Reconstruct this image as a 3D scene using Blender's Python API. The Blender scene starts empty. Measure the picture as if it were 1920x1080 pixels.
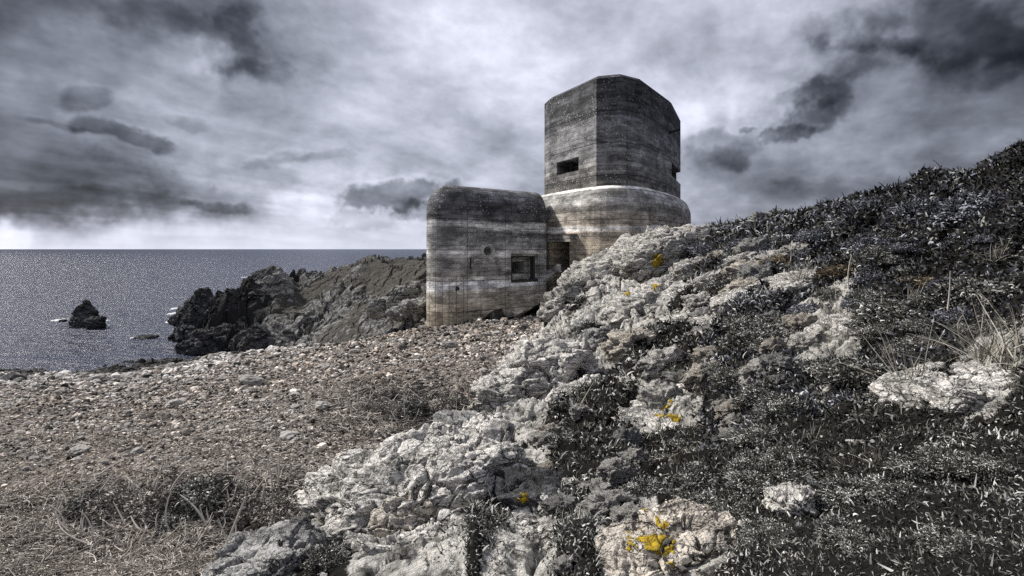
import bpy, bmesh, math, random
import numpy as np
from mathutils import Vector
rng = np.random.default_rng(7)
random.seed(7)
scene = bpy.context.scene
COL = scene.collection
EYE = 9.5          # eye height above the sea, metres
F = 1000.0         # focal length in photo pixels (1920 wide)
HZ = 467.0         # horizon row in the photo

def P(px, py, d):
    return np.array([(px - 960) / F * d, d, EYE - (py - HZ) / F * d])

# ------------------------------------------------------------------ noise
_r = np.random.default_rng(11)
_PERM = _r.permutation(512).astype(np.int32)
_PERM = np.concatenate([_PERM, _PERM, _PERM])
_G3 = _r.normal(size=(512, 3)); _G3 /= np.linalg.norm(_G3, axis=1)[:, None]
_G3 = _G3.astype(np.float32)
_R3 = _r.random((512, 3)).astype(np.float32)
def _h(ix, iy, iz):
    return _PERM[_PERM[_PERM[ix & 511] + (iy & 511)] + (iz & 511)]
def perlin(p):
    p = np.asarray(p, np.float32)
    i = np.floor(p).astype(np.int32); f = p - i
    u = f * f * f * (f * (f * 6 - 15) + 10)
    out = 0
    for dx in (0, 1):
        wx = u[:, 0] if dx else 1 - u[:, 0]
        for dy in (0, 1):
            wy = u[:, 1] if dy else 1 - u[:, 1]
            for dz in (0, 1):
                wz = u[:, 2] if dz else 1 - u[:, 2]
                g = _G3[_h(i[:, 0] + dx, i[:, 1] + dy, i[:, 2] + dz)]
                d = g[:, 0] * (f[:, 0] - dx) + g[:, 1] * (f[:, 1] - dy) + g[:, 2] * (f[:, 2] - dz)
                out = out + wx * wy * wz * d
    return out * 1.5
def fbm(p, oct=4, gain=.5):
    a = 1.0; s = 0
    p = np.asarray(p, np.float32)
    for k in range(oct):
        s = s + a * perlin(p + 17.3 * k); p = p * 2.03; a *= gain
    return s
def ridged(p, oct=4, gain=.5):
    a = 1.0; s = 0
    p = np.asarray(p, np.float32)
    for k in range(oct):
        s = s + a * (1 - 2 * np.abs(perlin(p + 9.1 * k))); p = p * 2.07; a *= gain
    return s
def worley(p, three=True):
    """F1, F2, random value of the nearest cell"""
    p = np.asarray(p, np.float32)
    i = np.floor(p).astype(np.int32); f = p - i
    n = len(p)
    F1 = np.full(n, 9, np.float32); F2 = np.full(n, 9, np.float32); V = np.zeros(n, np.float32)
    for dx in (-1, 0, 1):
        for dy in (-1, 0, 1):
            for dz in ((-1, 0, 1) if three else (0,)):
                h = _h(i[:, 0] + dx, i[:, 1] + dy, i[:, 2] + dz)
                r = _R3[h]
                q0 = dx + r[:, 0] - f[:, 0]; q1 = dy + r[:, 1] - f[:, 1]
                d = q0 * q0 + q1 * q1
                if three:
                    q2 = dz + r[:, 2] - f[:, 2]; d = d + q2 * q2
                nearer = d < F1
                F2 = np.where(nearer, F1, np.minimum(F2, d))
                V = np.where(nearer, r[:, 2] if not three else _R3[(h * 7 + 3) & 511, 0], V)
                F1 = np.where(nearer, d, F1)
    return np.sqrt(F1), np.sqrt(F2), V
def facets(p):
    """broken faces: every cell of a cell pattern is a plane with its own tilt; also F2 - F1"""
    p = np.asarray(p, np.float32)
    i = np.floor(p).astype(np.int32); f = p - i; n = len(p)
    F1 = np.full(n, 9, np.float32); F2 = np.full(n, 9, np.float32); T = np.zeros(n, np.float32)
    for dx in (-1, 0, 1):
        for dy in (-1, 0, 1):
            for dz in (-1, 0, 1):
                h = _h(i[:, 0] + dx, i[:, 1] + dy, i[:, 2] + dz); r = _R3[h]; g = _G3[(h * 5 + 1) & 511]
                q0 = f[:, 0] - dx - r[:, 0]; q1 = f[:, 1] - dy - r[:, 1]; q2 = f[:, 2] - dz - r[:, 2]
                d = q0 * q0 + q1 * q1 + q2 * q2; nearer = d < F1
                F2 = np.where(nearer, F1, np.minimum(F2, d))
                T = np.where(nearer, g[:, 0] * q0 + g[:, 1] * q1 + g[:, 2] * q2 + .35 * g[:, 2], T)
                F1 = np.where(nearer, d, F1)
    return T, np.sqrt(F2) - np.sqrt(F1)
def sstep(a, b, x):
    t = np.clip((x - a) / (b - a), 0, 1); return t * t * (3 - 2 * t)

# ------------------------------------------------------------------ mesh helpers
def mesh_np(name, v, faces, smooth=False, attrs=None, mat=None):
    """faces: (n,k) int array"""
    me = bpy.data.meshes.new(name)
    v = np.asarray(v, np.float32); faces = np.asarray(faces, np.int32)
    n, k = faces.shape
    me.vertices.add(len(v)); me.vertices.foreach_set('co', v.ravel())
    me.loops.add(n * k); me.loops.foreach_set('vertex_index', faces.ravel())
    me.polygons.add(n)
    me.polygons.foreach_set('loop_start', np.arange(0, n * k, k, dtype=np.int32))
    me.polygons.foreach_set('loop_total', np.full(n, k, np.int32))
    me.polygons.foreach_set('use_smooth', np.full(n, smooth, bool))
    for an, arr in (attrs or {}).items():
        a = me.attributes.new(an, 'FLOAT', 'POINT'); a.data.foreach_set('value', np.asarray(arr, np.float32).ravel())
    me.update(calc_edges=True)
    if mat: me.materials.append(mat)
    return me
def link(name, me, loc=(0, 0, 0), parent=None):
    o = bpy.data.objects.new(name, me); COL.objects.link(o); o.location = loc
    if parent: o.parent = parent
    return o
def tag(o, label=None, cat=None, group=None, kind=None):
    if label: o['label'] = label
    if cat: o['category'] = cat
    if group: o['group'] = group
    if kind: o['kind'] = kind
    return o
def quad_grid(nr, nc):
    i = np.arange(nr - 1)[:, None] * nc + np.arange(nc - 1)[None, :]
    i = i.ravel()
    return np.stack([i, i + 1, i + nc + 1, i + nc], 1)
_ICO = {}
def ico(sub):
    if sub not in _ICO:
        bm = bmesh.new(); bmesh.ops.create_icosphere(bm, subdivisions=sub, radius=1)
        v = np.array([x.co[:] for x in bm.verts], np.float32)
        f = np.array([[x.index for x in p.verts] for p in bm.faces], np.int32)
        bm.free(); _ICO[sub] = (v, f)
    return _ICO[sub]
def tube(pts, radii, n=5, cap=True):
    """verts, quads of a tapered tube along pts"""
    pts = np.asarray(pts, float); V = []; Q = []
    for k, p in enumerate(pts):
        t = pts[min(k + 1, len(pts) - 1)] - pts[max(k - 1, 0)]; t = t / (np.linalg.norm(t) + 1e-9)
        a = np.cross(t, [0.3, 0.1, 1.0]); a /= np.linalg.norm(a) + 1e-9; b = np.cross(t, a)
        for j in range(n):
            w = 2 * math.pi * j / n; V.append(p + radii[k] * (math.cos(w) * a + math.sin(w) * b))
    for k in range(len(pts) - 1):
        for j in range(n):
            j2 = (j + 1) % n; Q.append((k * n + j, k * n + j2, (k + 1) * n + j2, (k + 1) * n + j))
    return np.array(V), np.array(Q)

# ------------------------------------------------------------------ node helpers
class NT:
    def __init__(s, nt): s.nt = nt; s.L = nt.links
    def n(s, t, **kw):
        x = s.nt.nodes.new(t)
        for k, v in kw.items(): setattr(x, k, v)
        return x
    def put(s, sock, v):
        if isinstance(v, bpy.types.NodeSocket): s.L.new(v, sock)
        elif v is not None: sock.default_value = v
    def m(s, op, a, b=None, c=None, clamp=False):
        x = s.n('ShaderNodeMath', operation=op, use_clamp=clamp)
        s.put(x.inputs[0], a); s.put(x.inputs[1], b); s.put(x.inputs[2], c); return x.outputs[0]
    def vm(s, op, a, b=None):
        x = s.n('ShaderNodeVectorMath', operation=op)
        s.put(x.inputs[0], a)
        if b is not None: s.put(x.inputs[3] if op == 'SCALE' else x.inputs[1], b)
        return x.outputs['Value'] if op in ('DOT_PRODUCT', 'LENGTH') else x.outputs[0]
    def noise(s, vec, scale, detail=4, rough=.5, dist=0, out='Fac'):
        x = s.n('ShaderNodeTexNoise'); s.put(x.inputs['Vector'], vec); s.put(x.inputs['Scale'], scale)
        x.inputs['Detail'].default_value = detail; x.inputs['Roughness'].default_value = rough; x.inputs['Distortion'].default_value = dist
        return x.outputs['Fac' if out == 'Fac' else 'Color']
    def voro(s, vec, scale, feature='F1', out='Distance', rnd=1):
        x = s.n('ShaderNodeTexVoronoi', feature=feature); s.put(x.inputs['Vector'], vec); s.put(x.inputs['Scale'], scale)
        x.inputs['Randomness'].default_value = rnd
        return x.outputs[out]
    def mr(s, v, a, b, c=0., d=1., smooth=True):
        x = s.n('ShaderNodeMapRange', interpolation_type='SMOOTHSTEP' if smooth else 'LINEAR')
        for i, q in enumerate((v, a, b, c, d)): s.put(x.inputs[i], q)
        return x.outputs[0]
    def mix(s, f, a, b, blend='MIX'):
        x = s.n('ShaderNodeMix', data_type='RGBA', blend_type=blend)
        s.put(x.inputs[0], f); s.put(x.inputs[6], a if not isinstance(a, tuple) else (*a, 1)[:4]); s.put(x.inputs[7], b if not isinstance(b, tuple) else (*b, 1)[:4])
        return x.outputs[2]
    def ramp(s, f, stops):
        x = s.n('ShaderNodeValToRGB'); e = x.color_ramp.elements
        while len(e) > 1: e.remove(e[0])
        for i, (p, c) in enumerate(stops):
            q = e[0] if i == 0 else e.new(p)
            q.position = p; q.color = (*c, 1) if isinstance(c, tuple) else (c, c, c, 1)
        s.put(x.inputs[0], f); return x.outputs[0]
    def attr(s, name):
        return s.n('ShaderNodeAttribute', attribute_name=name).outputs['Fac']
    def mapping(s, vec, scale=(1, 1, 1), loc=(0, 0, 0), rot=(0, 0, 0)):
        x = s.n('ShaderNodeMapping'); s.put(x.inputs[0], vec)
        x.inputs['Location'].default_value = loc; x.inputs['Rotation'].default_value = rot; x.inputs['Scale'].default_value = scale
        return x.outputs[0]
    def bump(s, h, strength=.5, dist=.02, normal=None):
        x = s.n('ShaderNodeBump'); s.put(x.inputs['Height'], h)
        x.inputs['Strength'].default_value = strength; x.inputs['Distance'].default_value = dist
        if normal is not None: s.L.new(normal, x.inputs['Normal'])
        return x.outputs[0]
def material(name):
    m = bpy.data.materials.new(name); m.use_nodes = True
    t = NT(m.node_tree); b = m.node_tree.nodes['Principled BSDF']
    b.inputs['Specular IOR Level'].default_value = .2
    b.inputs['Roughness'].default_value = .85
    return m, t, b
def setb(t, b, col=None, rough=None, normal=None, spec=None):
    if col is not None: t.put(b.inputs['Base Color'], (*col, 1) if isinstance(col, tuple) else col)
    if rough is not None: t.put(b.inputs['Roughness'], rough)
    if normal is not None: t.put(b.inputs['Normal'], normal)
    if spec is not None: t.put(b.inputs['Specular IOR Level'], spec)
# ------------------------------------------------------------------ materials
def mat_rock(name, pale, grey, dark, cover=.5, scale=1.0, warm=None):
    """weathered rock: grey body, crusty pale lichen cover with its own blotchy shape, dark algae spots"""
    m, t, b = material(name)
    c0 = t.n('ShaderNodeTexCoord').outputs['Object']
    co = c0
    bed = t.mapping(c0, (.42, .7, 1.9), (0, 0, 0), (0, math.radians(28), math.radians(12)))
    big = t.noise(co, .9 * scale, 5, .6)
    mid = t.noise(bed, 5.0 * scale, 7, .68, .5)
    fin = t.noise(co, 26 * scale, 4, .7)
    f = t.m('ADD', t.m('MULTIPLY', big, .45), t.m('ADD', t.m('MULTIPLY', mid, .4), t.m('MULTIPLY', fin, .25)))
    k = .62 - .22 * cover
    lich = t.mr(f, k - .06, k + .07)
    body = t.mix(t.mr(t.noise(co, 3 * scale, 5, .7), .38, .62), grey, dark)
    if warm: body = t.mix(t.mr(t.noise(co, 1.3 * scale, 3), .5, .7), body, warm)
    col = t.mix(lich, body, pale)
    spots = t.mr(t.voro(co, 34 * scale), .10, .2)
    spotmask = t.mr(t.noise(co, 4 * scale, 3), .5, .62)
    col = t.mix(t.m('MULTIPLY', t.m('SUBTRACT', 1, spots), spotmask), col, dark)
    ck = t.voro(t.vm('ADD', bed, t.vm('SCALE', t.noise(co, 3 * scale, 4, .6, 0, 'Color'), .5)), 3.2 * scale, 'DISTANCE_TO_EDGE')
    ckh = t.mr(ck, 0, .07)
    dirt = t.m('MULTIPLY', t.mr(ck, .055, .012), t.mr(t.noise(co, 2.1 * scale, 3), .42, .62, .0, .9))
    col = t.mix(dirt, col, dark)
    ck2 = t.voro(t.vm('ADD', bed, t.vm('SCALE', t.noise(co, 8 * scale, 4, .6, 0, 'Color'), .22)), 9 * scale, 'DISTANCE_TO_EDGE')
    col = t.mix(t.m('MULTIPLY', t.mr(ck2, .07, .02), t.mr(t.noise(co, 3.3 * scale, 3), .42, .62, .0, .75)), col, dark)
    h = t.m('ADD', t.m('MULTIPLY', ckh, .5), t.m('ADD', t.m('MULTIPLY', t.mr(ck2, 0, .1), .22), t.m('ADD', t.m('MULTIPLY', mid, .9), t.m('MULTIPLY', fin, .5))))
    setb(t, b, col, .92, t.bump(h, 1.0, .07 / scale), .15)
    return m
def mat_concrete(name, zlo, zhi, stops, board=.2, flutes=False):
    """board-marked weathered concrete; stops colour the stain zones up the height of the wall"""
    m, t, b = material(name)
    g = t.n('ShaderNodeNewGeometry').outputs['Position']
    sx = t.n('ShaderNodeSeparateXYZ'); t.L.new(g, sx.inputs[0]); X, Y, Z = sx.outputs
    st = t.mapping(g, (.16, .16, 2.2))              # stains drawn out along the boards
    n1 = t.noise(st, 1.2, 6, .65)
    n2 = t.noise(g, .45, 5, .6)
    drip = t.noise(t.mapping(g, (1.1, 1.1, .22)), 1.0, 6, .68, .8)
    blot = t.noise(t.mapping(g, (.45, .45, 1.1)), 1.5, 8, .72, .6)
    zz = t.m('ADD', Z, t.m('ADD', t.m('MULTIPLY', t.m('SUBTRACT', n1, .5), .7), t.m('MULTIPLY', t.m('SUBTRACT', n2, .5), .8)))
    base = t.ramp(t.mr(zz, zlo, zhi, 0, 1, False), stops)
    # board courses
    zb = t.m('DIVIDE', t.m('ADD', Z, t.m('MULTIPLY', n2, .02)), board)
    idx = t.m('FLOOR', zb); fr = t.m('FRACT', zb)
    ang = t.m('DIVIDE', t.m('ADD', t.m('MULTIPLY', X, .8), t.m('MULTIPLY', Y, .6)), 2.9)
    pidx = t.m('FLOOR', t.m('ADD', ang, t.m('MULTIPLY', idx, .37)))
    cv = t.n('ShaderNodeCombineXYZ'); t.put(cv.inputs[0], idx); t.put(cv.inputs[1], pidx)
    wn = t.n('ShaderNodeTexWhiteNoise', noise_dimensions='2D'); t.L.new(cv.outputs[0], wn.inputs['Vector'])
    tone = t.m('ADD', .70, t.m('MULTIPLY', wn.outputs['Value'], .6))
    streak = t.noise(t.mapping(g, (.6, .6, 2.2)), 1.2, 7, .72, .8)
    tone = t.m('MULTIPLY', tone, t.mr(streak, .32, .66, .62, 1.32))
    tone = t.m('MULTIPLY', tone, t.mr(drip, .34, .68, .70, 1.2))
    grain = t.noise(g, 9, 6, .75)
    tone = t.m('MULTIPLY', tone, t.m('ADD', .40, t.m('MULTIPLY', grain, 1.2)))
    tone = t.m('MULTIPLY', tone, t.mr(blot, .32, .7, .45, 1.6))
    cc = t.n('ShaderNodeCombineColor')
    for q in range(3): t.put(cc.inputs[q], tone)
    col = t.mix(1.0, base, cc.outputs[0], 'MULTIPLY')
    # pale lichen and lime specks, in drifts
    v = t.voro(g, 5.5); vs = t.mr(v, .16, .24, 1, 0)
    v2 = t.voro(g, 2.6); vs2 = t.mr(v2, .07, .11, 1, 0)
    msk = t.mr(t.noise(t.mapping(g, (.5, .5, .8)), .8, 4, .6), .44, .58)
    sp = t.m('MULTIPLY', t.m('MAXIMUM', vs, vs2), t.m('MULTIPLY', msk, .75))
    col = t.mix(sp, col, (.60, .60, .58))
    pit = t.mr(t.voro(g, 1.15), .04, .075, 1, 0)
    col = t.mix(t.m('MULTIPLY', pit, .85), col, (.02, .02, .02))
    # joints: strong every sixth board, with upright panel joints
    ln = t.mr(t.m('ABSOLUTE', t.m('SUBTRACT', fr, .5)), .42, .5)
    f6 = t.m('FRACT', t.m('DIVIDE', zb, 7)); ln6 = t.mr(t.m('ABSOLUTE', t.m('SUBTRACT', f6, .5)), .482, .494)
    fa = t.m('FRACT', ang); lv = t.mr(t.m('ABSOLUTE', t.m('SUBTRACT', fa, .5)), .489, .496)
    lines = t.m('MAXIMUM', t.m('MULTIPLY', ln, .42), t.m('MAXIMUM', t.m('MULTIPLY', ln6, .8), t.m('MULTIPLY', lv, .6)))
    if flutes:                                             # narrow upright shuttering on the rounded corner
        fx = t.mr(t.m('ABSOLUTE', t.m('SUBTRACT', t.m('FRACT', t.m('DIVIDE', X, .42)), .5)), .43, .48)
        fm = t.m('MULTIPLY', t.m('LESS_THAN', X, -2.6), t.mr(Z, 8.0, 7.7))
        lines = t.m('MAXIMUM', lines, t.m('MULTIPLY', t.m('MULTIPLY', fx, fm), .7))
    col = t.mix(t.m('MULTIPLY', lines, .75), col, (.025, .025, .027))
    h = t.m('ADD', t.m('MULTIPLY', wn.outputs['Value'], .35), t.m('ADD', t.m('MULTIPLY', lines, -.8), t.m('ADD', t.m('MULTIPLY', grain, .9), t.m('MULTIPLY', pit, -1))))
    setb(t, b, col, .9, t.bump(h, .9, .05), .15)
    return m
def mat_tone(name, stops, rough=.9, nscale=0, bump=0, jitter=.25, bd=.01, spec=.15):
    """colour from the per-vertex 'tone' value (each stone or leaf its own)"""
    m, t, b = material(name)
    co = t.n('ShaderNodeTexCoord').outputs['Object']
    f = t.attr('tone')
    nrm = None
    if nscale:
        nz = t.noise(co, nscale, 5, .65)
        f = t.m('ADD', f, t.m('MULTIPLY', t.m('SUBTRACT', nz, .5), jitter))
        if bump: nrm = t.bump(nz, bump, bd)
    setb(t, b, t.ramp(f, stops), rough, nrm, spec)
    return m
M = {}
M['pale'] = mat_rock('pale_rock', (.66, .635, .595), (.24, .23, .215), (.03, .029, .027), .54, 1.1)
M['palefar'] = mat_rock('pale_rock_far', (.56, .54, .50), (.22, .21, .195), (.04, .038, .035), .48, .8)
M['warm'] = mat_rock('warm_rock', (.60, .55, .48), (.28, .25, .22), (.05, .045, .04), .6, 1.0)
M['grey'] = mat_rock('grey_rock', (.40, .395, .38), (.19, .19, .185), (.045, .045, .045), .5, 1.3)
M['slate'] = mat_rock('slate_rock', (.10, .10, .105), (.05, .05, .054), (.02, .02, .02), .3, 1.2)
M['cliff'] = mat_rock('cliff_rock', (.36, .355, .34), (.15, .148, .142), (.04, .04, .04), .45, .45)
M['seacliff'] = mat_rock('sea_cliff_rock', (.12, .12, .122), (.04, .04, .042), (.013, .013, .014), .36, .45)
def mat_stone():
    m, t, b = material('beach_stone'); co = t.n('ShaderNodeTexCoord').outputs['Object']
    nz = t.noise(co, 9, 5, .65)
    f = t.m('ADD', t.attr('tone'), t.m('MULTIPLY', t.m('SUBTRACT', nz, .5), .6))
    c = t.ramp(f, [(0, (.012, .012, .012)), (.15, (.045, .043, .041)), (.4, (.18, .17, .16)), (.62, (.42, .40, .375)), (1, (.76, .74, .70))])
    c = t.mix(t.attr('hue'), c, t.mix(1.0, c, (1.0, .86, .74), 'MULTIPLY'))
    setb(t, b, c, .9, t.bump(nz, .35, .02)); return m
M['stone'] = mat_stone()
M['stem'] = mat_tone('dry_stem', [(0, (.03, .028, .025)), (.4, (.15, .132, .115)), (.75, (.41, .375, .335)), (1, (.66, .62, .57))], .9)
M['leaf'] = mat_tone('scrub_leaf', [(0, (.008, .008, .007)), (.35, (.028, .028, .023)), (.6, (.095, .095, .083)), (.8, (.27, .27, .25)), (1, (.55, .55, .52))], .8)
M['leafblue'] = mat_tone('scrub_leaf_grey', [(0, (.010, .011, .014)), (.4, (.04, .042, .05)), (.7, (.13, .135, .155)), (1, (.42, .43, .48))], .8)
M['leafbrown'] = mat_tone('scrub_leaf_brown', [(0, (.015, .012, .009)), (.4, (.05, .037, .022)), (.7, (.15, .11, .065)), (1, (.40, .34, .26))], .8)
M['grass'] = mat_tone('dry_grass', [(0, (.04, .037, .03)), (.5, (.20, .185, .15)), (1, (.58, .55, .49))], .8)
def simple(name, col, rough=.8, nscale=20, amt=.4, bump=.3, metal=0):
    m, t, b = material(name)
    co = t.n('ShaderNodeTexCoord').outputs['Object']; nz = t.noise(co, nscale, 5, .65)
    c2 = tuple(c * (1 - amt) for c in col)
    setb(t, b, t.mix(nz, c2, col), rough, t.bump(nz, bump, .02)); b.inputs['Metallic'].default_value = metal
    return m
def mat_lichen():
    m, t, b = material('yellow_lichen'); co = t.n('ShaderNodeTexCoord').outputs['Object']
    v = t.voro(co, 22); nz = t.noise(co, 60, 4)
    col = t.mix(t.mr(v, .1, .6), (.44, .31, .02), (.24, .165, .015))
    setb(t, b, col, .9, t.bump(t.m('ADD', v, nz), .8, .03)); return m
M['lichen'] = mat_lichen()
M['iron'] = simple('rusty_iron', (.05, .04, .035), .7)
M['wood'] = simple('weathered_timber', (.07, .065, .06), .85, 12)
M['dark'] = simple('dark_chamber', (.015, .015, .016), .9)
M['collar'] = simple('lime_mortar', (.52, .51, .49), .9, 6, .5, .6)
M['foam'] = simple('sea_foam', (.75, .76, .78), .6, 3)
def mat_soil():
    m, t, b = material('hill_soil'); co = t.n('ShaderNodeTexCoord').outputs['Object']
    rk = t.attr('rock')
    n1 = t.noise(co, 2.2, 6, .65, .3); n2 = t.noise(co, 14, 5, .7); n3 = t.noise(co, 45, 3, .7)
    soil = t.mix(n2, (.006, .0055, .005), (.022, .020, .017))
    rock = t.mix(t.mr(t.m('ADD', t.m('MULTIPLY', n1, .6), t.m('MULTIPLY', n2, .4)), .38, .58), (.16, .155, .145), (.58, .56, .52))
    dk = t.mr(t.noise(co, 5, 4, .6), .5, .66)
    rock = t.mix(dk, rock, (.07, .068, .06))
    fac = t.mr(t.m('ADD', rk, t.m('MULTIPLY', t.m('SUBTRACT', n2, .5), .7)), .42, .6)
    h = t.m('ADD', n2, t.m('ADD', t.m('MULTIPLY', n3, .5), t.m('MULTIPLY', n1, .8)))
    setb(t, b, t.mix(fac, soil, rock), .95, t.bump(h, 1, .08), .1); return m
M['soil'] = mat_soil()
def mat_shingle():
    m, t, b = material('shingle_ground'); co = t.n('ShaderNodeTexCoord').outputs['Object']
    n1 = t.noise(co, .25, 4, .6); n2 = t.noise(co, 7, 6, .7); v = t.voro(co, 9); v2 = t.voro(co, 22)
    col = t.mix(t.mr(n1, .42, .62), (.09, .08, .072), (.10, .075, .057))
    col = t.mix(t.mr(n2, .35, .7), col, (.30, .275, .245))
    col = t.mix(t.mr(n2, .5, .3), col, (.05, .045, .04))
    wet = t.mr(t.attr('wet'), .3, .7)
    col = t.mix(wet, col, (.03, .03, .03))
    h = t.m('SUBTRACT', t.m('ADD', t.m('MULTIPLY', n2, .8), .5), t.m('ADD', v, t.m('MULTIPLY', v2, .5)))
    setb(t, b, col, .95, t.bump(h, 1, .08), .1); return m
M['shingle'] = mat_shingle()
def mat_headland():
    m, t, b = material('headland_ground'); co = t.n('ShaderNodeTexCoord').outputs['Object']
    rk = t.attr('rock')
    n1 = t.noise(co, .5, 6, .65); n2 = t.noise(co, 2.4, 6, .7, .4); n3 = t.noise(co, 8, 4, .7)
    turf = t.mix(n2, (.03, .029, .025), (.15, .142, .125))
    rock = t.mix(t.mr(t.m('ADD', t.m('MULTIPLY', n2, .7), t.m('MULTIPLY', n3, .3)), .42, .62), (.045, .045, .044), (.34, .335, .32))
    fac = t.mr(t.m('ADD', rk, t.m('ADD', t.m('MULTIPLY', t.m('SUBTRACT', n1, .5), .8), t.m('MULTIPLY', t.m('SUBTRACT', n2, .5), .8))), .4, .62)
    col = t.mix(fac, turf, rock)
    col = t.mix(t.mr(t.attr('sea'), .35, .65), col, t.mix(n2, (.012, .012, .013), (.06, .06, .06)))
    h = t.m('ADD', n2, t.m('MULTIPLY', n3, .5))
    setb(t, b, col, .95, t.bump(h, 1, .35), .1); return m
M['headland'] = mat_headland()
def mat_sea():
    m, t, b = material('sea_water'); co = t.n('ShaderNodeNewGeometry').outputs['Position']
    w1 = t.noise(t.mapping(co, (.30, .75, 1), rot=(0, 0, .2)), 1.0, 5, .6)
    w2 = t.noise(t.mapping(co, (.05, .15, 1), rot=(0, 0, -.15)), 1.0, 5, .6)
    w3 = t.noise(t.mapping(co, (1.6, 3.0, 1)), 1.0, 3, .6)
    h = t.m('ADD', t.m('MULTIPLY', w1, .8), t.m('ADD', t.m('MULTIPLY', w2, 1.6), t.m('MULTIPLY', w3, .25)))
    setb(t, b, t.mix(w2, (.016, .022, .044), (.026, .034, .064)), .28, t.bump(h, 1.0, 1.2), .20)
    b.inputs['IOR'].default_value = 1.33
    return m
M['sea'] = mat_sea()
# ------------------------------------------------------------------ terrain as functions of (X, Y)
W0 = 1.2
def uw(X, Y):
    w = np.sqrt(Y * Y + W0 * W0)
    return X / w * 2.0, np.arcsinh(Y / W0)
class RBF:
    def __init__(s, pts, smooth=0.0):
        """pts: (X, Y, z)"""
        pts = np.array(pts, float)
        u, t = uw(pts[:, 0], pts[:, 1]); s.c = np.stack([u, t], 1)
        n = len(pts); D = np.linalg.norm(s.c[:, None] - s.c[None], axis=2)
        A = np.zeros((n + 3, n + 3)); A[:n, :n] = D - smooth * np.eye(n)
        Pm = np.concatenate([np.ones((n, 1)), s.c], 1); A[:n, n:] = Pm; A[n:, :n] = Pm.T
        b = np.zeros(n + 3); b[:n] = pts[:, 2]
        s.w = np.linalg.solve(A, b)
    def __call__(s, X, Y):
        u, t = uw(X, Y); out = s.w[-3] + s.w[-2] * u + s.w[-1] * t
        for (cu, ct), w in zip(s.c, s.w): out = out + w * np.sqrt((u - cu) ** 2 + (t - ct) ** 2 + 2e-3)
        return out
def from_px(lst): return [tuple(P(*a)) for a in lst]
BEACH = from_px([
    (0, 1080, 5), (-250, 1080, 5.2), (300, 1080, 4.8), (600, 1080, 4.6), (1000, 1080, 4.9),
    (200, 1045, 5.6), (400, 1045, 5.5), (50, 1030, 5.8), (180, 985, 6.35), (300, 990, 6.35), (420, 990, 6.35), (510, 985, 6.4), (180, 895, 6.75), (300, 890, 6.8), (400, 890, 6.8), (510, 885, 6.85), (80, 930, 6.9), (540, 890, 7.1), (-200, 930, 7.5),
    (0, 880, 8.2), (500, 850, 8.6), (640, 850, 9.0), (300, 820, 11), (0, 800, 12), (-300, 830, 12),
    (740, 808, 11.4), (850, 800, 11.8), (640, 800, 11.0), (730, 790, 12.3), (800, 790, 12.5), (860, 785, 12.7), (730, 714, 12.9), (800, 710, 13.1), (870, 708, 13.3), (660, 725, 12.8), (560, 770, 12),
    (400, 745, 20), (100, 760, 20), (600, 705, 22), (800, 680, 20), (950, 650, 20), (-300, 780, 20),
    (0, 722, 30), (200, 718, 30), (-400, 730, 30), (0, 700, 37), (150, 700, 40.5), (-400, 695, 41), (300, 685, 43), (500, 655, 45), (420, 668, 44),
    (600, 645, 40), (700, 632, 37), (800, 608, 34), (900, 595, 34.5), (1000, 580, 35.5), (1000, 600, 29), (1040, 590, 36), (700, 660, 28), (860, 640, 27)]) + [
    (-25, 55, -2.0), (-50, 55, -2.5), (-10, 60, -1.5), (5, 60, 1.0), (-60, 45, -1.5), (12, 48, 4), (5, 40, 4.8), (20, 40, 5), (-20, 70, -3),
    (-4, -5, 8.5), (-15, -5, 6.5), (5, -5, 8.5), (-12, 3, 6.4)]
HILL = from_px([
    (1300, 440, 29), (1370, 440, 28), (1450, 428, 26), (1520, 424, 25), (1590, 406, 23), (1660, 380, 21), (1750, 366, 19), (1830, 350, 17), (1920, 304, 15), (2080, 240, 13), (2400, 100, 12),
    (1160, 446, 27), (1110, 500, 25.5), (1060, 560, 24), (1020, 620, 22), (1200, 540, 21.5), (1300, 500, 21), (1400, 472, 20), (1500, 462, 17), (1650, 440, 13.5), (1800, 415, 11), (1920, 390, 9.5),
    (1150, 650, 16), (1300, 620, 14), (1450, 560, 12.5), (1600, 590, 9), (1750, 550, 8), (1920, 545, 6.3), (2150, 500, 5.5),
    (1000, 720, 13), (1150, 740, 11), (1300, 740, 9), (1450, 700, 7.5), (1600, 710, 6.2), (1800, 710, 4.8), (1920, 690, 4.3), (2200, 650, 3.8),
    (880, 800, 10), (900, 840, 8.4), (1100, 860, 7), (1300, 860, 6), (1500, 850, 4.8), (1700, 850, 3.9), (1900, 850, 3.4), (2200, 820, 3),
    (640, 960, 5.6), (800, 950, 5), (1000, 940, 4.8), (1200, 940, 4.4), (1400, 960, 3.8), (1700, 960, 3.1), (1900, 960, 2.8),
    (480, 1080, 4.1), (700, 1080, 3.6), (950, 1080, 3.3), (1250, 1080, 3.0), (1550, 1080, 2.6), (1900, 1080, 2.3), (2300, 1080, 2.1)])
_below = [(100, 960, 6.5), (380, 960, 6.3), (330, 860, 9.5), (520, 800, 12.5), (700, 745, 15), (840, 690, 19.5), (940, 640, 24), (985, 600, 29), (300, 740, 22), (100, 720, 30), (300, 1080, 4.6), (0, 1080, 5), (700, 835, 10), (560, 870, 8.2)]
HILL += [(*P(*a)[:2], P(*a)[2] - .9 - .02 * a[2]) for a in _below]
for (px, py, d) in [(1300, 440, 29), (1450, 428, 26), (1590, 406, 23), (1750, 366, 19), (1920, 304, 15), (2400, 100, 12), (1160, 446, 27)]:
    q = P(px, py, d); HILL.append((q[0] * 1.45, q[1] * 1.45, q[2] - .10 * d))
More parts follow.
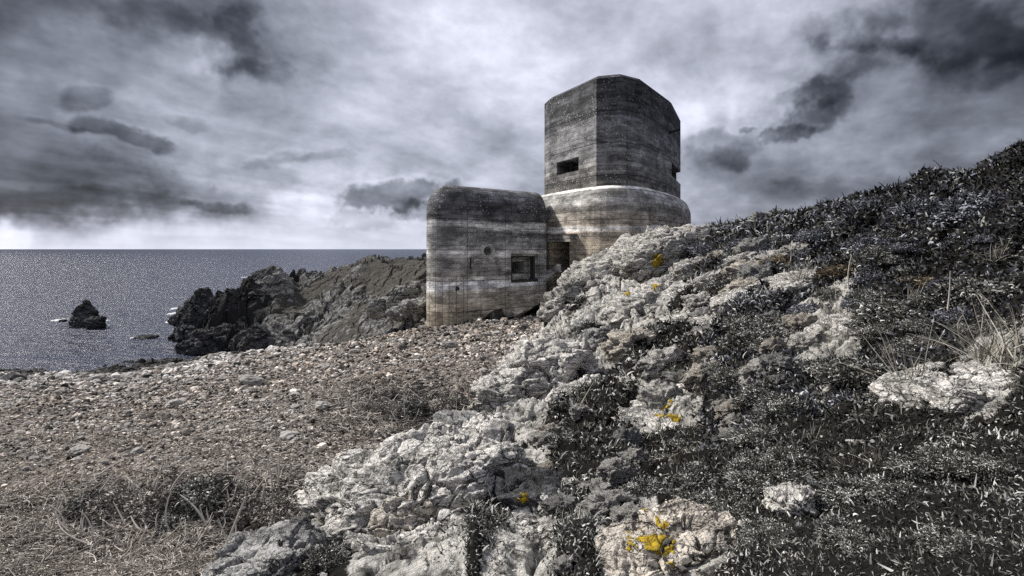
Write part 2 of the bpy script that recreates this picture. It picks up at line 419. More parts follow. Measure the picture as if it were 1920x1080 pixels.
HILL += [(0, 45, 4.5), (20, 60, 6), (-20, 50, -5), (-30, 40, -6), (0, .5, 8.0), (-1.5, .5, 7.75), (2, .5, 8.3), (0, -5, 8.2), (-6, -5, 6.5), (8, -5, 10.5), (4, 1, 8.8), (6, 3, 9.4)]
_fb = RBF(BEACH, .0); _fh = RBF(HILL, .0)
# how thickly scrub covers the slope, at places along it
VEG = [(1160, 540, .12, 25), (1060, 600, .2, 23), (1230, 540, .25, 21), (1300, 480, .6, 21), (1230, 590, .1, 19), (1330, 620, .3, 14), (1400, 520, .85, 16), (1400, 600, .55, 12.5), (1480, 540, .3, 12.3), (1200, 690, .7, 13.5), (1130, 760, .5, 10.6), (1000, 740, .1, 12.5), (1050, 820, .75, 8.8), (1150, 850, .75, 7.4), (1280, 790, .25, 8.3), (1350, 700, .65, 9), (1300, 880, .7, 5.8), (900, 880, .35, 6.8), (1000, 870, .6, 6.4), (1000, 985, .5, 4.6), (850, 1050, .6, 4), (700, 950, .05, 5.3), (1100, 1050, .5, 3.5), (1250, 1050, .15, 3.2), (1450, 800, .7, 5.6), (1600, 650, .4, 7.4), (1600, 800, .8, 4.8), (1820, 750, .2, 4.5), (1700, 600, .95, 7.6), (1800, 500, .95, 9), (1900, 400, .9, 9.5), (1600, 420, .75, 17), (1700, 370, .65, 18), (1480, 430, .7, 21), (1750, 950, .9, 3.1), (1500, 950, .75, 3.7), (1900, 900, .9, 3.1), (1350, 980, .65, 3.8), (600, 1050, .3, 4), (1300, 436, .5, 29), (1920, 300, .8, 14), (2300, 600, .8, 4), (1900, 1080, .9, 2.3)]
_fv = RBF([(*P(a, b, d)[:2], v) for a, b, v, d in VEG])
def xyz(X, Y, s, z=0.0):
    return np.stack([X / s, Y / s, np.full_like(X, z)], 1)
def beach_z(X, Y):
    w = np.sqrt(Y * Y + 1)
    z = _fb(X, Y)
    z = z + .35 * fbm(xyz(X, Y, 7, 3), 3) * sstep(8, 20, w) + .10 * fbm(xyz(X, Y, 1.3, 5), 3)
    f1, f2, v = worley(xyz(X, Y, .33, 1.5), False)
    z = z + .035 * (1 - f1) + .02 * fbm(xyz(X, Y, .12, 2), 2)
    return z
def hill_parts(X, Y):
    w = np.sqrt(Y * Y + 1.44)
    base = _fh(X, Y)
    sc = np.clip(w / 9.0, .35, 1.15)
    u = X / w
    veg = sstep(.28, .62, _fv(X, Y) + .42 * fbm(xyz(X / sc, Y / sc, 1.5, 7), 4))           # scrub grows to the right
    # ledges dipping across the slope
    tl = (X * -.25 + Y * .75 + base * 1.1) / 1.15 + .55 * fbm(xyz(X, Y, 2.2, 9), 3)
    saw = tl - np.floor(tl); ledge = np.where(saw < .78, saw / .78, (1 - saw) / .22) - .5
    f1, f2, v = worley(xyz(X, Y, .75, 4.2) + .35 * fbm(xyz(X, Y, 1.0, 8), 2)[:, None], False)
    g1, g2, gv = worley(xyz(X, Y, .27, 6.1) + .25 * fbm(xyz(X, Y, .4, 2), 2)[:, None], False)
    crack = -sstep(.16, 0, f2 - f1); crack2 = -sstep(.18, 0, g2 - g1)
    rocky = .42 * ledge + .22 * (v - .5) + .22 * crack + .07 * (gv - .5) + .06 * crack2 + .16 * fbm(xyz(X, Y, .8, 1), 4) + .05 * fbm(xyz(X, Y, .12, 1), 3)
    h1, h2, hv = worley(xyz(X, Y, 1.1, 14.2) + .5 * fbm(xyz(X, Y, 1.5, 3), 3)[:, None], False)
    k1, k2, kv = worley(xyz(X, Y, .42, 24.2) + .4 * fbm(xyz(X, Y, .6, 13), 3)[:, None], False)
    cushion = .50 * np.sqrt(np.clip(1 - h1 * h1 * 1.1, 0, 1)) + .2 * (hv - .5) + .17 * np.sqrt(np.clip(1 - k1 * k1 * 1.2, 0, 1)) + .25 * fbm(xyz(X, Y, 1.4, 6), 4) - .35
    z = base + sc * (rocky * (1 - veg) * .75 + cushion * veg * 1.25)
    return z, base, veg
def hill_z(X, Y): return hill_parts(X, Y)[0]

def polar_sheet(name, fn, u0, u1, y0, y1, nc, nr, mat, attrs=None, smooth=True):
    t = np.linspace(math.asinh(y0 / W0), math.asinh(y1 / W0), nr); u = np.linspace(u0, u1, nc)
    T, U = np.meshgrid(t, u, indexing='ij'); Y = (W0 * np.sinh(T)).ravel(); X = (U.ravel()) * np.sqrt(Y * Y + W0 * W0)
    z = fn(X, Y); at = None
    if isinstance(z, tuple): z, at = z
    me = mesh_np(name, np.stack([X, Y, z], 1), quad_grid(nr, nc), smooth, at, mat)
    return link(name, me)

def hill_sheet(X, Y):
    z, base, veg = hill_parts(X, Y)
    rock = np.clip(1 - veg * 1.1 + .25 * fbm(xyz(X, Y, 1.2, 40), 3), 0, 1)
    return z, {'rock': rock}
hill = tag(polar_sheet('hillside', hill_sheet, -.75, 1.5, .6, 44, 1080, 680, M['soil']), kind='structure')
def beach_sheet(X, Y):
    z = beach_z(X, Y)
    wet = np.clip(.5 + (.75 - z - .5 * fbm(xyz(X, Y, 1.6, 3), 3)) * .9, 0, 1)
    return z, {'wet': wet}
beach = tag(polar_sheet('beach', beach_sheet, -2.2, .9, -5, 60, 900, 560, M['shingle']), kind='structure')
# the wider ground the photographer stands on, behind and beside the camera
def back_z(X, Y):
    return 7.6 + .18 * np.clip(X, -30, 30) - .02 * Y + .5 * fbm(xyz(X, Y, 4, 2), 3) - 2.0 * sstep(-2, 1.2, Y)
gx, gy = np.meshgrid(np.linspace(-30, 40, 120), np.linspace(-40, .9, 80)); gx = gx.ravel(); gy = gy.ravel()
bz = back_z(gx, gy)
tag(link('ground', mesh_np('ground', np.stack([gx, gy, bz], 1), quad_grid(80, 120), True, {'rock': np.zeros(len(gx))}, M['soil'])), kind='structure')

def ray_ground(px, py, fn, dmin=1.2, dmax=60, n=900):
    """first point where the sight line through a photo pixel meets a ground function"""
    d = np.exp(np.linspace(math.log(dmin), math.log(dmax), n)); X = (px - 960) / F * d; zr = EYE - (py - HZ) / F * d
    z = fn(X, d); hit = np.nonzero(z >= zr)[0]
    if len(hit) == 0: return None
    k = hit[0]; return np.array([X[k], d[k], z[k]])

# ------------------------------------------------------------------ sea
R = 40000.0
def sea():
    r = np.concatenate([[0], np.geomspace(5, R, 60)]); a = np.linspace(0, 2 * math.pi, 73)[:-1]
    v = [(0, 0, 0)]; f = []
    rr, aa = np.meshgrid(r[1:], a, indexing='ij')
    v = np.concatenate([[[0, 0, 0]], np.stack([(rr * np.cos(aa)).ravel(), (rr * np.sin(aa)).ravel(), np.zeros(rr.size)], 1)])
    q = []
    for i in range(59):
        for j in range(72):
            j2 = (j + 1) % 72; q.append((1 + i * 72 + j, 1 + i * 72 + j2, 1 + (i + 1) * 72 + j2, 1 + (i + 1) * 72 + j))
    return tag(link('sea', mesh_np('sea', v, q, True, None, M['sea'])), kind='structure')
sea()

# ------------------------------------------------------------------ headland
HEAD = from_px([
    (560, 503, 62), (600, 500, 64), (640, 500, 65), (690, 489, 65), (740, 482, 64), (800, 474, 60), (880, 470, 58), (1000, 470, 58),
    (500, 505, 57), (525, 502, 58), (470, 520, 55), (440, 548, 53), (425, 552, 52.5), (400, 562, 52),
    (560, 560, 56), (620, 560, 54), (700, 545, 52), (780, 525, 50), (860, 520, 50),
    (570, 610, 50), (640, 600, 48), (720, 585, 46), (790, 565, 44), (860, 560, 44),
    (560, 640, 46.5), (640, 632, 43), (720, 618, 40), (795, 592, 37.5), (860, 580, 38),
    (500, 600, 50.5), (450, 610, 50), (420, 640, 50), (480, 640, 48.5), (530, 640, 48)]) + [
    (-35, 52, -4), (-33, 58, -4), (-28, 66, -4), (-22, 74, -3), (-10, 84, -3), (5, 90, -3), (20, 90, 0), (-32, 47, -4), (-27, 46, -2.5), (-22, 44.5, -1.2), (-16, 41, -.5), (-10, 36, 1.5), (-7, 33, 2.0), (-45, 60, -6), (3, 40, 5), (20, 70, 8)]
_fhd = RBF(HEAD)
def head_z(X, Y):
    b = _fhd(X, Y)
    p = xyz(X, Y, 1, 0); p[:, 2] = b
    cl = sstep(-21.5, -26, X)                      # the seaward end breaks into crags
    t1, e1 = facets(p / 3.4 + .3 * fbm(p / 3, 3)[:, None])
    t2, e2 = facets(p / 1.1 + .25 * fbm(p / 1.2, 2)[:, None])
    patch = sstep(-.25, .35, fbm(p / 5 + 3, 3))
    z = b + (.5 + 1.6 * cl) * 1.0 * t1 * (.4 + .6 * patch) + (.45 + .3 * cl) * t2 * (.3 + .7 * patch) + .25 * ridged(p / 2.6, 4) * (.5 + .6 * cl) - .3 + .6 * fbm(p / 7, 3)
    z = z - (.12 + .6 * cl) * sstep(.08, 0, e1)
    z = np.where(b < -1.5, np.minimum(z, b + .8), z)
    rock = np.clip(.12 + .42 * patch + .3 * cl + .35 * sstep(6, 2.5, b), 0, 1)
    return z, {'rock': rock, 'sea': np.clip(cl * 1.2 - .15 + .7 * sstep(2.2, .3, z), 0, 1)}
def head_sheet():
    nc, nr = 560, 440
    u = np.linspace(-.72, .15, nc); y = np.linspace(31, 92, nr)
    Yg, U = np.meshgrid(y, u, indexing='ij'); Y = Yg.ravel(); X = U.ravel() * 52 * (Y / 52) ** .8
    z, at = head_z(X, Y)
    return tag(link('headland', mesh_np('headland', np.stack([X, Y, z], 1), quad_grid(nr, nc), False, at, M['headland'])), kind='structure')
head_sheet()
# ------------------------------------------------------------------ the concrete bunker
ZR = EYE + 4.0            # roof level of the side block and foot of the tower
ZT = EYE + 11.05          # tower top
GREY = [(0, (0.391, 0.339, 0.259)), (.14, (0.529, 0.466, 0.374)), (.235, (0.543, 0.509, 0.454)), (.26, (0.800, 0.800, 0.800)), (.285, (0.800, 0.800, 0.800)), (.31, (0.367, 0.353, 0.325)), (.42, (0.367, 0.355, 0.339)), (.455, (0.407, 0.400, 0.386)), (.47, (0.706, 0.692, 0.665)), (.495, (0.678, 0.665, 0.644)), (.52, (0.407, 0.400, 0.386)), (.56, (0.231, 0.228, 0.224)), (.66, (0.190, 0.190, 0.190)), (.685, (0.570, 0.564, 0.557)), (.71, (0.543, 0.536, 0.529)), (.735, (0.095, 0.095, 0.100)), (.85, (0.082, 0.082, 0.089)), (.93, (0.176, 0.176, 0.184)), (1, (0.136, 0.136, 0.144))]
M['block'] = mat_concrete('block_concrete', 4.9, 13.7, GREY, .27, True)
M['tower'] = mat_concrete('tower_concrete', 12.8, 20.6, [(0, (0.172, 0.162, 0.146)), (.10, (0.206, 0.194, 0.176)), (.15, (0.112, 0.107, 0.103)), (.24, (0.172, 0.168, 0.159)), (.27, (0.258, 0.254, 0.245)), (.30, (0.172, 0.170, 0.169)), (.38, (0.224, 0.224, 0.225)), (.48, (0.172, 0.172, 0.176)), (.56, (0.198, 0.198, 0.202)), (.64, (0.138, 0.138, 0.142)), (.70, (0.073, 0.073, 0.077)), (.76, (0.103, 0.103, 0.107)), (.80, (0.052, 0.052, 0.055)), (.90, (0.073, 0.073, 0.077)), (1, (0.060, 0.060, 0.065))], .29)
M['drum'] = mat_concrete('drum_concrete', 8.0, 13.9, [(0, (.34, .295, .235)), (.36, (.40, .345, .275)), (.43, (.44, .39, .33)), (.45, (.62, .60, .57)), (.49, (.60, .58, .55)), (.51, (.36, .315, .26)), (.60, (.31, .28, .24)), (.70, (.27, .255, .235)), (.74, (.30, .285, .265)), (.77, (.54, .525, .50)), (.82, (.36, .35, .335)), (.88, (.44, .43, .41)), (.92, (.62, .605, .58)), (1, (.58, .57, .56))], .27)
bunker = bpy.data.objects.new('bunker', None); COL.objects.link(bunker); bunker.location = (0, 36, 5.0)
tag(bunker, 'weathered concrete bunker with a round-cornered side block and a tall faceted tower', 'bunker')
BL = np.array(bunker.location)

def loft(rings, name, mat, parent, bot=True):
    """rings: list of (n,3) world loops from bottom to top, closed at both ends"""
    n = len(rings[0]); k = len(rings)
    v = np.concatenate([np.array(r) for r in rings]) - BL
    bm = bmesh.new(); vs = [bm.verts.new(p) for p in v]
    for i in range(k - 1):
        for j in range(n):
            j2 = (j + 1) % n; bm.faces.new((vs[i * n + j], vs[i * n + j2], vs[(i + 1) * n + j2], vs[(i + 1) * n + j]))
    bm.faces.new([vs[j] for j in reversed(range(n))]); bm.faces.new([vs[(k - 1) * n + j] for j in range(n)])
    bmesh.ops.recalc_face_normals(bm, faces=bm.faces)
    me = bpy.data.meshes.new(name); bm.to_mesh(me); bm.free(); me.materials.append(mat)
    return link(name, me, parent=parent)
def box_obj(name, c, ex, ey, ez, mat, parent, bevel=0.02, base=None):
    """box with centre c (world) and half-axis vectors"""
    bm = bmesh.new(); bmesh.ops.create_cube(bm, size=2)
    if bevel: pass
    for v in bm.verts:
        x, y, z = v.co; v.co = Vector(np.array(c) + x * np.array(ex) + y * np.array(ey) + z * np.array(ez) - (BL if base is None else base))
    if bevel: bmesh.ops.bevel(bm, geom=list(bm.edges), offset=bevel, segments=2, affect='EDGES')
    bm.normal_update()
    if bm.calc_volume(signed=True) < 0: bmesh.ops.reverse_faces(bm, faces=bm.faces)
    me = bpy.data.meshes.new(name); bm.to_mesh(me); bm.free(); me.materials.append(mat)
    return link(name, me, parent=parent)
def cut(o, cutters):
    for c in cutters:
        md = o.modifiers.new('cut', 'BOOLEAN'); md.operation = 'DIFFERENCE'; md.object = c; md.solver = 'EXACT'
    bpy.context.view_layer.update()
    dg = bpy.context.evaluated_depsgraph_get()
    me = bpy.data.meshes.new_from_object(o.evaluated_get(dg), depsgraph=dg)
    o.modifiers.clear(); o.data = me
    for c in cutters: bpy.data.objects.remove(c, do_unlink=True)
    return o
UP = np.array([0, 0, 1.0])

# side block: rounded corners in plan, rounded shoulder at the roof
A0 = np.array([-3.17, 32.3]); E2 = np.array([5.5, 4.2]); E2 /= np.linalg.norm(E2); N2 = np.array([E2[1], -E2[0]])   # N2 looks at the viewer
def offset_poly(pl, d):
    n = len(pl); out = []
    for i in range(n):
        a, b, c_ = pl[i - 1], pl[i], pl[(i + 1) % n]
        e1 = (b - a) / np.linalg.norm(b - a); e2 = (c_ - b) / np.linalg.norm(c_ - b)
        n1 = np.array([e1[1], -e1[0]]); n2 = np.array([e2[1], -e2[0]])
        m_ = n1 + n2; m_ /= np.dot(m_, n1); out.append(b + m_ * d)
    return np.array(out)
def fillet(pl, rad, n=16):
    """polygon with rounded corners; the same number of points whatever the radii"""
    out = []; k = len(pl)
    for i in range(k):
        a, b, c_ = pl[i - 1], pl[i], pl[(i + 1) % k]
        u = (a - b) / np.linalg.norm(a - b); v = (c_ - b) / np.linalg.norm(c_ - b)
        h = math.acos(np.clip(np.dot(u, v), -1, 1)) / 2; r = rad[i]; L = r / math.tan(h)
        m_ = (u + v) / np.linalg.norm(u + v); cen = b + m_ * r / math.sin(h)
        p0, p1 = b + u * L - cen, b + v * L - cen
        a0 = math.atan2(p0[1], p0[0]); da = (math.atan2(p1[1], p1[0]) - a0 + math.pi) % (2 * math.pi) - math.pi
        for q in range(n + 1): out.append(cen + r * np.array([math.cos(a0 + da * q / n), math.sin(a0 + da * q / n)]))
    return np.array(out)
V0_ = A0 - 2.45 * E2; LD = np.array([-.09, .996])
BPL = np.array([V0_, A0 + 9 * E2, A0 + 9 * E2 + np.array([-3.0, 5.5]), V0_ + LD * 8.5])
def block_ring(ins, z):
    r = max(1.40 - ins, .03); pl = fillet(offset_poly(BPL, -ins), [r, .05, .05, r])
    sq = (pl - A0) @ E2; pl = pl - np.maximum(sq - 6.95, 0)[:, None] * E2
    return np.column_stack([pl, np.full(len(pl), z)])
rings = [block_ring(0, 3.0), block_ring(0, 6.5), block_ring(0, ZR - 1.62)]
for k in range(1, 15):
    a = math.pi / 2 * k / 14; rings.append(block_ring(1.38 * (1 - math.cos(a)), ZR - 1.62 + 1.62 * math.sin(a)))
block = loft(rings, 'side_block', M['block'], bunker)
def on_face(px, py, B, D):
    """point of the vertical plane through plan point B along D seen at a photo pixel"""
    k = (px - 960) / F; s = (B[0] - k * B[1]) / (k * D[1] - D[0]); q = B + s * D
    return np.array([q[0], q[1], EYE - (py - HZ) / F * q[1]])
def face_cut(pl, pr, pt, pb, B, D, N, depth, front=.3, shrink=0):
    """cutter box behind the face region between pixel columns pl..pr and rows pt..pb"""
    a = on_face(pl, pt, B, D); b = on_face(pr, pb, B, D)
    a2 = on_face(pl, pb, B, D)
    zt = .5 * (a[2] + on_face(pr, pt, B, D)[2]); zb = .5 * (b[2] + a2[2])
    c2 = .5 * (a[:2] + b[:2]); hw = .5 * np.linalg.norm(b[:2] - a[:2]) - shrink; hz = .5 * (zt - zb) - shrink
    N = np.array([*N, 0]); D3 = np.array([*D, 0])
    return np.array([*c2, .5 * (zt + zb)]), hw, hz, D3, N
c, hw, hz, D3, N3 = face_cut(958, 1011, 476, 529, A0, E2, N2, 1)
def recess(shr, f0, depth, dz=0, dx=0):
    return box_obj('cutter', c + dz * UP + dx * D3 - N3 * (depth + f0) / 2 + 0 * N3, D3 * (hw - shr), N3 * (depth - f0) / 2, UP * (hz - shr), M['dark'], bunker, 0)
cts = [recess(0, -.5, .30), recess(.16, .2, .62), recess(.32, .5, .95), recess(.52, .8, 2.6)]
# round vent
pc = on_face(914, 471, A0, E2)
def cyl(name, p, nrm, r, h0, h1, mat, parent, n=28, inner=0, wob=0, seed=0):
    nrm = np.array(nrm, float); nrm /= np.linalg.norm(nrm); a = np.cross(nrm, UP); a /= np.linalg.norm(a); b = np.cross(a, nrm)
    rg = np.random.default_rng(seed); ph = rg.random(4) * 6
    def loop(r, h, w=0):
        return [p + nrm * h + (r * (1 + w * (math.sin(2 * t + ph[0]) + .6 * math.sin(3 * t + ph[1]) + .5 * math.sin(5 * t + ph[2])))) * (math.cos(t) * a + math.sin(t) * b) for t in np.linspace(0, 2 * math.pi, n, endpoint=False)]
    bm = bmesh.new()
    if inner:
        L = [loop(r, h0, wob), loop(r * .985, h1, wob), loop(inner * 1.03, h1), loop(inner, h0)]
    else:
        L = [loop(r, h0, wob), loop(r, h1, wob)]
    V = [[bm.verts.new(q - BL) for q in l] for l in L]
    for i in range(len(V) - 1):
        for j in range(n): bm.faces.new((V[i][j], V[i][(j + 1) % n], V[i + 1][(j + 1) % n], V[i + 1][j]))
    if inner:
        for j in range(n): bm.faces.new((V[-1][j], V[-1][(j + 1) % n], V[0][(j + 1) % n], V[0][j]))
    else:
        bm.faces.new(V[0]); bm.faces.new(V[1])
    bmesh.ops.recalc_face_normals(bm, faces=bm.faces)
    me = bpy.data.meshes.new(name); bm.to_mesh(me); bm.free(); me.materials.append(mat)
    return link(name, me, parent=parent)
N3 = np.array([*N2, 0])
cts.append(cyl('cutter', pc, N3, .27, .4, -1.1, M['dark'], bunker))
cut(block, cts)
link_c = cyl('vent_collar', pc + D3 * .06, N3, .50, -.01, .02, M['collar'], block, 40, .36, .20, 3)
# timber lining and iron bits of the window opening
fr = c - N3 * .24
for sx in (-1, 1):
    box_obj('window_frame', c - N3 * .42 + D3 * sx * (hw - .235), D3 * .07, N3 * .16, UP * (hz - .18), M['wood'], block, .012)
box_obj('window_sill', c - N3 * .30 - UP * (hz - .10), D3 * (hw - .05), N3 * .2, UP * .08, M['wood'], block, .015)
box_obj('window_lintel', c - N3 * .40 + UP * (hz - .19), D3 * (hw - .19), N3 * .12, UP * .05, M['wood'], block, .012)
def scar(px, py, w, h, mat, name, seed, out=.03):
    p = on_face(px, py, A0, E2); return cyl(name, p, N3, w, -.01, out, mat, block, 14, 0, .18, seed)
# iron stubs on the wall
p = on_face(882, 494, A0, E2)
box_obj('iron_bracket', p + N3 * .03, D3 * .03, N3 * .03, UP * .34, M['iron'], block, .008)
p = on_face(857, 541, A0, E2)
cyl('iron_stub', p, N3, .12, -.02, .10, M['iron'], block, 10, .06, .1, 5)
for i, (px, py, r) in enumerate([(988, 448, .12), (997, 452, .08), (984, 458, .13), (972, 446, .08), (950, 453, .09), (978, 470, .08), (990, 462, .07)]):
    scar(px, py, r, r, M['collar'], 'lime_patch', 20 + i, .012)

# round drum under the tower
TW = np.array([(2.43, 39.9), (2.72, 38.8), (5.36, 33.9), (6.83, 33.45), (8.42, 34.5), (11.84, 39.6), (14.25, 45.1), (13.2, 48.5), (5.0, 49.0)])
def chaikin(pl, it):
    for _ in range(it):
        nx = np.roll(pl, -1, 0); pl = np.stack([pl * .75 + nx * .25, pl * .25 + nx * .75], 1).reshape(-1, 2)
    return pl
def resample(pl, n):
    q = np.concatenate([pl, pl[:1]]); s = np.concatenate([[0], np.cumsum(np.linalg.norm(np.diff(q, axis=0), axis=1))])
    t = np.linspace(0, s[-1], n, endpoint=False); return np.stack([np.interp(t, s, q[:, 0]), np.interp(t, s, q[:, 1])], 1)
DP = resample(chaikin(offset_poly(TW, 1.04), 3), 120)
nx = np.roll(DP, -1, 0) - np.roll(DP, 1, 0); nx /= np.linalg.norm(nx, axis=1)[:, None]; DN = np.stack([nx[:, 1], -nx[:, 0]], 1)
def drum_ring(ins, z): return np.column_stack([DP - DN * ins, np.full(len(DP), z)])
rings = [drum_ring(0, 3.5), drum_ring(0, 8), drum_ring(0, ZR - 1.45)]
for k in range(1, 13):
    a = math.pi / 2 * k / 12; rings.append(drum_ring(.98 * (1 - math.cos(a)), ZR - 1.45 + 1.45 * math.sin(a)))
drum = loft(rings, 'drum', M['drum'], bunker)
B1 = offset_poly(TW, 1.0)[1]; D1 = offset_poly(TW, 1.0)[2] - B1; D1 /= np.linalg.norm(D1); NB = np.array([D1[1], -D1[0]])
c1, hw1, hz1, Dd, Nd = face_cut(1032, 1068, 453, 536, B1, D1, NB, 1)
door_cut = box_obj('cutter', c1 - Nd * .55, Dd * hw1, Nd * 1.1, UP * hz1, M['dark'], bunker, 0)
inner = box_obj('cutter', c1 - Nd * 2.0 + Dd * hw1 * .32 + UP * hz1 * .05, Dd * hw1 * .42, Nd * 1.2, UP * hz1 * .80, M['dark'], bunker, 0)
cut(drum, [door_cut, inner])
lt = on_face(1050, 447, B1, D1)
box_obj('door_lintel', lt + Nd * .0, Dd * 1.85, Nd * .42, UP * .24, M['tower'], drum, .03)
lp = on_face(1046, 513, B1, D1)
sl = box_obj('broken_slab', lp + Nd * .55, Dd * 1.0 + UP * .42, Nd * .12 + UP * .02, UP * .22 - Dd * .05, M['block'], drum, .03)

# tower
def tower_ring(ins, z):
    pl = offset_poly(TW, -ins); pts = []
    for i in range(len(pl)):
        a, b = pl[i], pl[(i + 1) % len(pl)]
        pts.append(a)
    return np.column_stack([np.array(pts), np.full(len(pts), z)])
tower = loft([tower_ring(0, ZR - .35), tower_ring(0, ZT - .22), tower_ring(.20, ZT)], 'tower', M['tower'], bunker)
def facet(i):
    B = TW[i]; D = TW[i + 1] - B; D = D / np.linalg.norm(D); return B, D, np.array([D[1], -D[0]])
B, D, N = facet(1)
c2, hw2, hz2, Dt, Nt = face_cut(1044, 1085, 300, 324, B, D, N, 1)
t1 = box_obj('cutter', c2 - Nt * .5, Dt * hw2, Nt * 1.1, UP * hz2, M['dark'], bunker, 0)
t2 = box_obj('cutter', c2 - Nt * 2.0 + Dt * hw2 * .05, Dt * hw2 * .8, Nt * 1.2, UP * hz2 * .7, M['dark'], bunker, 0)
B, D, N = facet(5)
q0 = np.array([*(TW[5] + D * .15), EYE + 6.0]); Dt2 = np.array([*D, 0]); Nt2 = np.array([*N, 0])
L = 6.3
t3 = box_obj('cutter', q0 + Dt2 * L / 2, Dt2 * L / 2, Nt2 * 1.3, UP * .52, M['dark'], bunker, 0)
cut(tower, [t1, t2, t3])
box_obj('embrasure_post', c2 - Nt * .75 + Dt * (-hw2 * .45), Dt * .05, Nt * .05, UP * (hz2 - .002), M['wood'], tower, .01)
rp = on_face(1256, 249, TW[4], (TW[5] - TW[4]) / np.linalg.norm(TW[5] - TW[4]))
v, q = tube([rp + np.array([-.3, .3, 0]), rp + np.array([.1, -.35, .0]), rp + np.array([.42, -.95, .03])], [.07, .07, .065], 8)
link('iron_rod', mesh_np('iron_rod', v - BL, q, True, None, M['iron']), parent=tower)
# ------------------------------------------------------------------ rocks as things
ROCKS = {}
def make_rock(name, c, rad, rz, seed, sub, mat, label, cat, feat=None, group=None, strata=(.25, .35, .9), led=.24, crk=.32, rough=.8, fac=1.0, taper=0, ribs=0, tilt=0, kind=None, flat=False, lump=.16, boxy=.30):
    v0, f = ico(sub); sd = seed * 13.7
    d = v0.copy()
    if boxy: d = d / (np.sum(np.abs(d) ** (2 + 6 * boxy), axis=1) ** (1 / (2 + 6 * boxy)))[:, None]
    rad = np.array(rad, float); s = feat or float(np.mean(rad)) * .5
    base = d * rad
    if taper: base[:, :2] *= (1 - taper * np.clip(v0[:, 2:3], -.5, 1))
    lum = 1 + lump * fbm(v0 * 1.3 + sd, 3)
    p = base * lum[:, None]
    nrm = v0 / rad; nrm /= np.linalg.norm(nrm, axis=1)[:, None]
    q = p / s + sd
    st = np.array(strata); st = st / np.linalg.norm(st)
    tl = (q @ st) * 1.7 + .5 * fbm(q * .7, 3); saw = tl - np.floor(tl); ledge = np.where(saw < .8, saw / .8, (1 - saw) / .2) - .5
    wq = q + .35 * np.stack([perlin(q * 1.1 + 5), perlin(q * 1.1 + 25), perlin(q * 1.1 + 45)], 1)
    al = wq @ st                                            # plates are thin across the bedding and long along it
    wq2 = wq * .62 + st[None] * (al * .9)[:, None]
    T1_, e1_ = facets(wq2)
    T2_, e2_ = facets(wq2 * 2.6 + 3)
    disp = led * fac * ledge + fac * .27 * T1_ - crk * sstep(.055, 0, e1_) + fac * .08 * T2_ - .40 * crk * sstep(.07, 0, e2_)
    disp = disp + rough * (.05 * ridged(q * 1.1 + 8, 3) + .04 * fbm(q * 3.6, 4))
    if ribs: disp = disp + ribs * (ridged(q * [1.5, 1.5, .4] + 4, 4) - .5)
    if sub >= 6: disp = disp + .012 * rough * ridged(q * 11, 3)
    p = p + nrm * (disp * s)[:, None]
    cz, szn = math.cos(rz), math.sin(rz)
    ct, stl = math.cos(tilt), math.sin(tilt)
    p = np.stack([p[:, 0] * ct - p[:, 2] * stl, p[:, 1], p[:, 0] * stl + p[:, 2] * ct], 1)
    p = np.stack([p[:, 0] * cz - p[:, 1] * szn, p[:, 0] * szn + p[:, 1] * cz, p[:, 2]], 1)
    o = link(name, mesh_np(name, p, f, not flat, None, mat), c)
    tag(o, label, cat, group, kind)
    ROCKS[label] = (o, p + np.array(c), f)
    return o
def rock_px(name, px, py, d, hw, hh, dep, label, seed, sub=5, mat='pale', fn=None, sink=0.0, rz=0, **kw):
    """rock seen centred at a photo pixel at depth d, half sizes in photo pixels; dep = half depth in metres"""
    c = P(px, py, d)
    return make_rock(name, c, (hw * d / F, dep, hh * d / F), rz, seed, sub, M[mat], label, kw.pop('cat', 'rock'), **kw)

# --- sea stacks and crags
rock_px('sea_stack', 160, 600, 66, 20, 36, 1.5, 'tall dark pointed sea stack standing alone in the open water', 3, 6, 'seacliff', cat='sea stack', feat=.9, led=.10, crk=.08, lump=.15, boxy=0, taper=.5, ribs=.05, flat=True)
rock_px('sea_rock', 180, 606, 64, 12, 11, .9, 'low dark rock leaning against the foot of the tall sea stack', 4, 5, 'seacliff', cat='sea rock', feat=.6)
rock_px('sea_rock', 275, 637, 57, 18, 8, .9, 'small flat skerry barely above the water between stack and headland', 5, 5, 'seacliff', cat='sea rock', feat=.5)
rock_px('sea_rock', 118, 601, 66, 6, 2, .3, 'tiny wave-washed rock with white foam beside the sea stack', 6, 4, 'seacliff', cat='sea rock', feat=.3)
for i, (px, py, d, hw, hh, dep, lb) in enumerate([
    (376, 590, 55, 24, 40, 1.6, 'jagged dark crag at the outermost tip of the headland'),
    (346, 598, 56, 19, 16, 1.2, 'low broken rocks in the surf off the headland tip'),
    (352, 624, 53, 24, 12, 1.2, 'squat dark rock at the waterline below the headland tip'),
    (376, 643, 49, 26, 18, 1.4, 'rounded dark rock where the beach meets the headland cliff'),
    (428, 606, 54, 32, 56, 2.2, 'dark pointed crag in front of the headland cliff, second from the sea'),
    (468, 594, 54.5, 36, 72, 2.4, 'tall dark cliff buttress in the middle of the headland end'),
    (510, 566, 56, 40, 58, 2.6, 'highest knobbly crag on top of the headland end'),
    (420, 640, 50, 34, 26, 1.6, 'dark boulder mass at the foot of the headland cliff'),
    (470, 640, 48.5, 40, 20, 1.5, 'low black rock shelf under the tall cliff buttress')]):
    rock_px('sea_crag', px, py, d, hw, hh, dep, lb, 30 + i, 6, 'seacliff' if i not in (6,) else 'cliff', cat='crag', feat=1.5, lump=.22, boxy=.05, taper=.32, led=.14, crk=.12, ribs=.10, flat=True, strata=(.9, .3, .35), rz=.3 * i)

